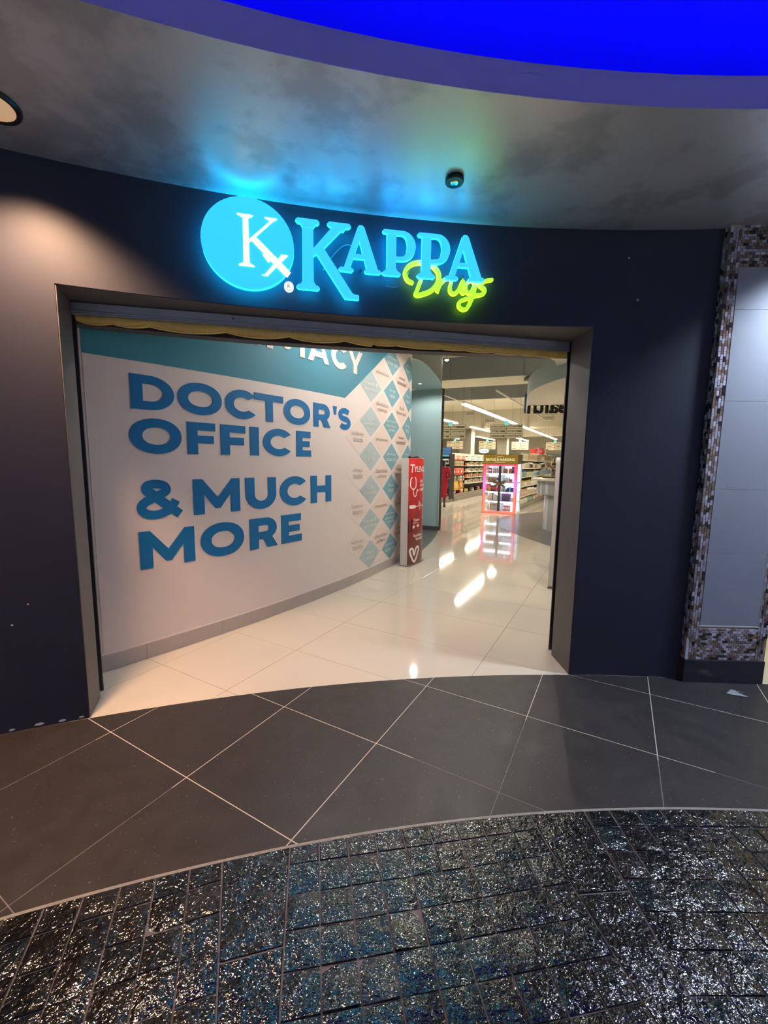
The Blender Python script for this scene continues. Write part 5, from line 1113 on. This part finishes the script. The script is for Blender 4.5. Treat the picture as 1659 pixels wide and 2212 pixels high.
for s_ in (-1, 1):
    part('loop', lambda b: b.prism([[(0, 0), (s_ * .06, .05), (s_ * .17, .10), (s_ * .20, .06), (s_ * .17, -.01), (s_ * .06, -.015)]], lambda x, z, d: (x, -.02 - d - .04 * abs(x) * 4 * (1 - abs(x) * 4), z), 0, .03), m_bow, bow)
    part('tail', lambda b: b.prism([[(0, -.01), (s_ * .05, -.005), (s_ * .21, -.10), (s_ * .17, -.115), (s_ * .17, -.155), (s_ * .02, -.04)]], lambda x, z, d: (x, -.02 - d, z), 0, .012), m_bow, bow)
part('knot', lambda b: b.bbox(-.03, .03, -.075, -.015, -.03, .03, .012), m_bow, bow)
def dg_(kd, c1, c2, x, z, w_, d_, h_, lb, y=.2):
    o = goods(kd, c1, c2, st(12.70 + y, -3.62 + x, z), -AL, w_, d_, h_, '', 'the gift display'); o['label'] = lb; o['group'] = 'gift sets in the display'; return o
dg_('carton', 'purple', 'white', .16, 1.222, .10, .1, .15, 'small purple carton on the top shelf of the gift display')
for i in range(4): dg_('bottle', 'brown', 'tan', .27 + i * .055, 1.222, .05, .05, .21, 'brown bottle in a row on the top shelf of the gift display')
dg_('carton', 'navy', 'purple', .87, 1.222, .09, .12, .20, 'tall navy carton at the end of the top shelf of the gift display')
for i in range(5): dg_('carton', 'taupe', 'brown', .13 + i * .052, .942, .045, .1, .16, 'slim taupe carton on the second shelf of the gift display')
dg_('carton', 'white', 'purple', .41, .942, .09, .1, .20, 'white framed carton on the second shelf of the gift display')
for i in range(4): dg_('bottle', 'tan', 'white', .60 + i * .05, .942, .048, .048, .18 + .01 * (i % 2), 'tan bottle beside the ribbon on the second shelf of the gift display')
dg_('carton', 'pink', 'purple', .80, .942, .07, .07, .10, 'small pink carton on the second shelf of the gift display')
dg_('carton', 'red', 'pink', .14, .662, .09, .1, .24, 'tall red carton on the middle shelf of the gift display'); dg_('carton', 'dark grey', 'red', .31, .662, .24, .14, .17, 'black gift carton with red label on the middle shelf of the gift display'); dg_('jar', 'yellow', 'tan', .19, .663, .07, .07, .12, 'round yellow jar before the black carton in the gift display', .08); dg_('pouch', 'pink', 'red', .43, .662, .09, .06, .17, 'pink gift pouch on the middle shelf of the gift display', .1)
dg_('carton', 'purple', 'dark grey', .685, .372, .24, .14, .25, 'purple gift carton on the fourth shelf of the gift display'); dg_('jar', 'tan', 'white', .88, .372, .10, .08, .13, 'tan jar beside the purple carton in the gift display')
for i in range(5): dg_('bottle', 'tan', 'brown', .14 + i * .06, .072, .055, .055, .20, 'tan bottle in a row on the bottom of the gift display')
dg_('carton', 'white', 'tan', .30, .0722, .3, .05, .26, 'white backing carton behind the tan bottles in the gift display', .32)
for i in range(3): dg_('carton', 'copper', 'white', .63 + i * .075, .072, .06, .08, .16, 'copper edged small carton on the bottom of the gift display')
for x in (.63, .79):
    t = thing('gift_bag', 'brown gift bag with handles on the top shelf of the gift display', 'bag', st(12.85, -3.62 + x, 1.222), -AL, 'brown gift bags')
    part('bag', lambda b: b.prism([[(-.06, 0), (.06, 0), (.065, .09), (.045, .14), (-.045, .14), (-.065, .09)]], lambda a, z, d: (a, d, z), 0, .07), gm((160, 120, 70)), t)
    for s_ in (-1, 1): part('handle', lambda b: b.tube([(s_ * .04, .01, .13), (s_ * .045, .01, .18), (s_ * .03, .01, .13)], .005, 5), gm((46, 56, 104)), t)
t = thing('toiletry_bag', 'navy rolled toiletry bag on the middle shelf of the gift display', 'bag', st(12.85, -3.62 + .79, .662), -AL)
part('body', lambda b: b.prism([[(-.12, 0), (.12, 0), (.12, .07), (.10, .12), (-.08, .12), (-.12, .05)]], lambda a, z, d: (a, d, z), 0, .1), gm((46, 56, 104)), t); part('strap', lambda b: b.box(-.025, .02, -.006, .1, 0, .135), gm((128, 168, 210)), t)
t = thing('house_box', 'little gold house shaped gift box beside the navy bag', 'box', st(12.85, -3.62 + .60, .662), -AL)
part('wall', lambda b: b.prism([[(-.055, 0), (.055, 0), (.06, .06), (0, .15), (-.06, .06)]], lambda a, z, d: (a, d, z), 0, .08), gm((186, 176, 148)), t); part('door', lambda b: b.prism([[(-.012, 0), (.012, 0), (.012, .05), (0, .07), (-.012, .05)]], lambda a, z, d: (a, -d, z), 0, .004), gm((72, 70, 74)), t)
t = thing('heart_box', 'large taupe heart shaped gift box with dark ribbon on the fourth shelf of the display', 'box', st(12.86, -3.62 + .27, .372), -AL)
part('box', lambda b: b.prism([smooth_path([(-.13, 0), (.13, 0), (.155, .07), (.12, .16), (.05, .19), (.0, .245), (-.06, .245), (-.12, .18), (-.14, .08)], 4, True)], lambda a, z, d: (a, d, z), 0, .08), gm((186, 176, 148)), t); part('ribbon', lambda b: b.box(-.012, .012, -.005, .08, 0, .252), gm((72, 70, 74)), t)

# ------------------------------------------------------------------ people
def skinned(name, verts, edges, radii, m_, parent, sub=2):
    me = bpy.data.meshes.new(name); me.from_pydata(verts, edges, []); me.materials.append(m_)
    o = bpy.data.objects.new(name, me); COL.objects.link(o); o.parent = parent; ROOT[o.name] = root_of(parent)
    md = o.modifiers.new('skin', 'SKIN'); md.use_smooth_shade = True
    for i, r in enumerate(radii):
        sv = me.skin_vertices[0].data[i]; sv.radius = r if isinstance(r, tuple) else (r, r); sv.use_root = (i == 0)
    ss = o.modifiers.new('sub', 'SUBSURF'); ss.levels = sub; ss.render_levels = sub
    return o
def loft(b, secs, n=20, mi=0):           # (z, rx, ry, cx, cy)
    o = len(b.v)
    for z, rx, ry, cx, cy in secs:
        for i in range(n): a = 2 * PI * i / n; b.v.append((cx + rx * cos(a), cy + ry * sin(a), z))
    for j in range(len(secs) - 1):
        for i in range(n): b.f.append((o + j * n + i, o + j * n + (i + 1) % n, o + (j + 1) * n + (i + 1) % n, o + (j + 1) * n + i)); b.m.append(mi)
    b.f += [tuple(o + i for i in range(n)), tuple(o + (len(secs) - 1) * n + i for i in range(n))]; b.m += [mi, mi]
m_skin = mat('deep_brown_skin', (92, 58, 42), .5); m_hair = mat('black_hair', (16, 14, 15), .5, bump=(180, .4, .004)); m_dress = mat('crimson_suit_fabric', (176, 22, 48), .75, noise=(30, .12)); m_shoe = mat('black_shoe_leather', (30, 26, 26), .35)
def body_graph(armL, armR, legs):
    V = [(0, 0, .92), (0, 0, 1.06), (0, -.01, 1.20), (0, 0, 1.33), (0, .0, 1.40), (0, .015, 1.45), (0, .02, 1.52), (0, .02, 1.57)]
    R = [(.15, .12), (.13, .10), (.15, .11), (.10, .08), .05, .055, (.075, .09), (.06, .075)]
    E = [(i, i + 1) for i in range(7)]
    for arm in (armL, armR):
        k = len(V); V += arm; R += [.055, .043, .036, .030, .026]; E += [(3, k)] + [(k + i, k + i + 1) for i in range(len(arm) - 1)]
    for leg in legs:
        k = len(V); V += leg; R += [.085, .055, .05, .035, .032, .026]; E += [(0, k)] + [(k + i, k + i + 1) for i in range(len(leg) - 1)]
    return V, E, R
def face_of(parent, y=.105, z=1.50):
    part('nose', lambda b: b.prism([[(-.012, 0), (.012, 0), (.005, .045), (-.005, .045)]], lambda a, c_, d: (a, y + d * (1 - c_ * 16), z - .02 + c_), -.02, .022), m_skin, parent)
    for s_ in (-1, 1):
        part('eye', lambda b: b.lathe([(.002, -.009), (.009, -.004), (.010, .002), (.002, .009)], (s_ * .03, y - .012, z + .022), 8), mat('eye_white', (225, 220, 215), .3), parent, smooth=True)
        part('ear', lambda b: b.lathe([(.006, -.028), (.016, -.01), (.018, .012), (.006, .028)], (s_ * .08, .01, z + .01), 8, sx=.5), m_skin, parent, smooth=True)
    part('mouth', lambda b: b.box(-.022, .022, y - .014, y - .004, z - .052, z - .042), mat('lips', (120, 60, 56), .5), parent)
# shopper seen from behind
wo = thing('person', 'person in a crimson suit and black shoes, seen from behind by the end cap', 'person', (1.96, 14.15, 0), -.30)
arm = lambda s: [(s * .175, 0, 1.335), (s * .225, -.03, 1.19), (s * .235, -.02, 1.05), (s * .18, .12, 1.03), (s * .11, .21, 1.08)]
leg = lambda s, dy: [(s * .085, 0, .84), (s * .085, .02 + dy, .50), (s * .085, .0 + dy, .36), (s * .08, -.015 + dy, .12), (s * .08, .02 + dy, .06), (s * .08, .12 + dy, .03)]
V_, E_, R_ = body_graph(arm(-1), arm(1), [leg(-1, .0), leg(1, .09)])
skinned('body', V_, E_, R_, m_skin, wo)
part('dress', lambda b: loft(b, [(1.405, .055, .05, 0, 0), (1.37, .13, .08, 0, 0), (1.33, .195, .105, 0, 0), (1.22, .19, .12, 0, 0), (1.08, .165, .125, 0, 0), (.98, .19, .145, 0, 0), (.88, .205, .16, 0, 0), (.74, .20, .16, 0, .01), (.52, .175, .15, 0, .02), (.36, .165, .145, 0, .03), (.335, .16, .14, 0, .03)]), m_dress, wo, smooth=60)
for s in (-1, 1):
    part('sleeve', lambda b: b.tube([(s * .15, 0, 1.35), (s * .20, -.01, 1.30), (s * .228, -.03, 1.18), (s * .24, -.025, 1.05), (s * .215, .05, 1.02), (s * .17, .14, 1.04)], [.06, .07, .064, .058, .052, .045], 12), m_dress, wo, smooth=True)
    dy = 0 if s < 0 else .09
    part('shoe', lambda b: (loft(b, [(.0, .03, .02, s * .08, -.04 + dy), (.07, .022, .03, s * .08, -.035 + dy)], 10), loft(b, [(0, .036, .08, s * .08, .09 + dy), (.03, .038, .085, s * .08, .08 + dy), (.075, .034, .085, s * .08, .04 + dy), (.11, .032, .05, s * .08, .0 + dy)], 14)), m_shoe, wo, smooth=True)
    for f in range(4): part('finger', lambda b: b.tube([(s * (.10 - f * .004), .22, 1.085 + .016 * f), (s * (.07 - f * .004), .265, 1.09 + .016 * f), (s * (.045 - f * .003), .27, 1.09 + .016 * f)], [.009, .008, .006], 6), m_skin, wo, smooth=True)
    part('thumb', lambda b: b.tube([(s * .12, .20, 1.10), (s * .10, .23, 1.14), (s * .085, .25, 1.155)], [.011, .009, .007], 6), m_skin, wo, smooth=True)
part('hair', lambda b: loft(b, [(1.615, .03, .03, 0, 0), (1.60, .07, .08, 0, -.005), (1.56, .095, .105, 0, -.01), (1.50, .10, .10, 0, -.025), (1.44, .092, .08, 0, -.04), (1.40, .07, .055, 0, -.05), (1.385, .03, .03, 0, -.05)], 18), m_hair, wo, smooth=60)
face_of(wo)
# customer behind the counter reaching for a shelf
pe = thing('person', 'person in a dark green top reaching towards the bottle shelves, mostly behind the gate post', 'person', (5.72, 13.35, 0), 1.35)
m_green = mat('dark_green_jersey', (58, 66, 48), .8, noise=(20, .15)); m_jean = mat('black_trousers', (26, 26, 32), .8)
V_, E_, R_ = body_graph([(-.17, .02, 1.33), (-.19, .17, 1.30), (-.18, .30, 1.32), (-.16, .42, 1.44), (-.15, .50, 1.54)], [(.17, 0, 1.33), (.21, .03, 1.20), (.20, .10, 1.08), (.16, .24, 1.07), (.13, .34, 1.09)], [leg(-1, .08), leg(1, -.02)])
skinned('body', V_, E_, R_, m_skin, pe)
part('top', lambda b: loft(b, [(1.395, .06, .055, 0, 0), (1.36, .14, .085, 0, 0), (1.32, .20, .11, 0, 0), (1.18, .19, .125, 0, 0), (1.0, .18, .13, 0, 0), (.86, .195, .145, 0, 0)]), m_green, pe, smooth=60)
part('sleeve', lambda b: b.tube([(-.15, .0, 1.34), (-.185, .10, 1.31), (-.19, .19, 1.30)], [.07, .066, .06], 12), m_green, pe, smooth=True); part('sleeve', lambda b: b.tube([(.15, 0, 1.34), (.205, .02, 1.24), (.21, .05, 1.16)], [.07, .066, .06], 12), m_green, pe, smooth=True)
for s in (-1, 1):
    dy = .08 if s < 0 else -.02
    part('trouser_leg', lambda b: b.tube([(s * .085, 0, .92), (s * .09, .01 + dy * .5, .70), (s * .088, .02 + dy, .48), (s * .085, 0 + dy, .28), (s * .082, -.01 + dy, .09)], [.11, .095, .078, .07, .066], 14), m_jean, pe, smooth=True)
    part('shoe', lambda b: loft(b, [(0, .042, .125, s * .08, .06 + dy), (.03, .044, .125, s * .08, .06 + dy), (.07, .04, .09, s * .08, .03 + dy), (.11, .038, .05, s * .08, -.005 + dy)], 14), m_shoe, pe, smooth=True)
for f in range(4): part('finger', lambda b: b.tube([(-.165 + f * .013, .505, 1.545), (-.17 + f * .014, .54, 1.585), (-.17 + f * .014, .565, 1.60)], [.009, .008, .006], 6), m_skin, pe, smooth=True); part('finger', lambda b: b.tube([(.14 - f * .013, .35, 1.095), (.13 - f * .013, .40, 1.09), (.12 - f * .013, .425, 1.075)], [.009, .008, .006], 6), m_skin, pe, smooth=True)
part('thumb', lambda b: b.tube([(-.12, .485, 1.53), (-.09, .50, 1.56), (-.08, .52, 1.58)], [.011, .009, .007], 6), m_skin, pe, smooth=True); part('thumb', lambda b: b.tube([(.10, .32, 1.10), (.08, .35, 1.12), (.075, .37, 1.12)], [.011, .009, .007], 6), m_skin, pe, smooth=True)
part('hair', lambda b: loft(b, [(1.615, .03, .03, 0, 0), (1.60, .07, .08, 0, -.005), (1.56, .09, .10, 0, -.015), (1.50, .09, .085, 0, -.035), (1.45, .07, .05, 0, -.05)], 18), m_hair, pe, smooth=60)
face_of(pe)
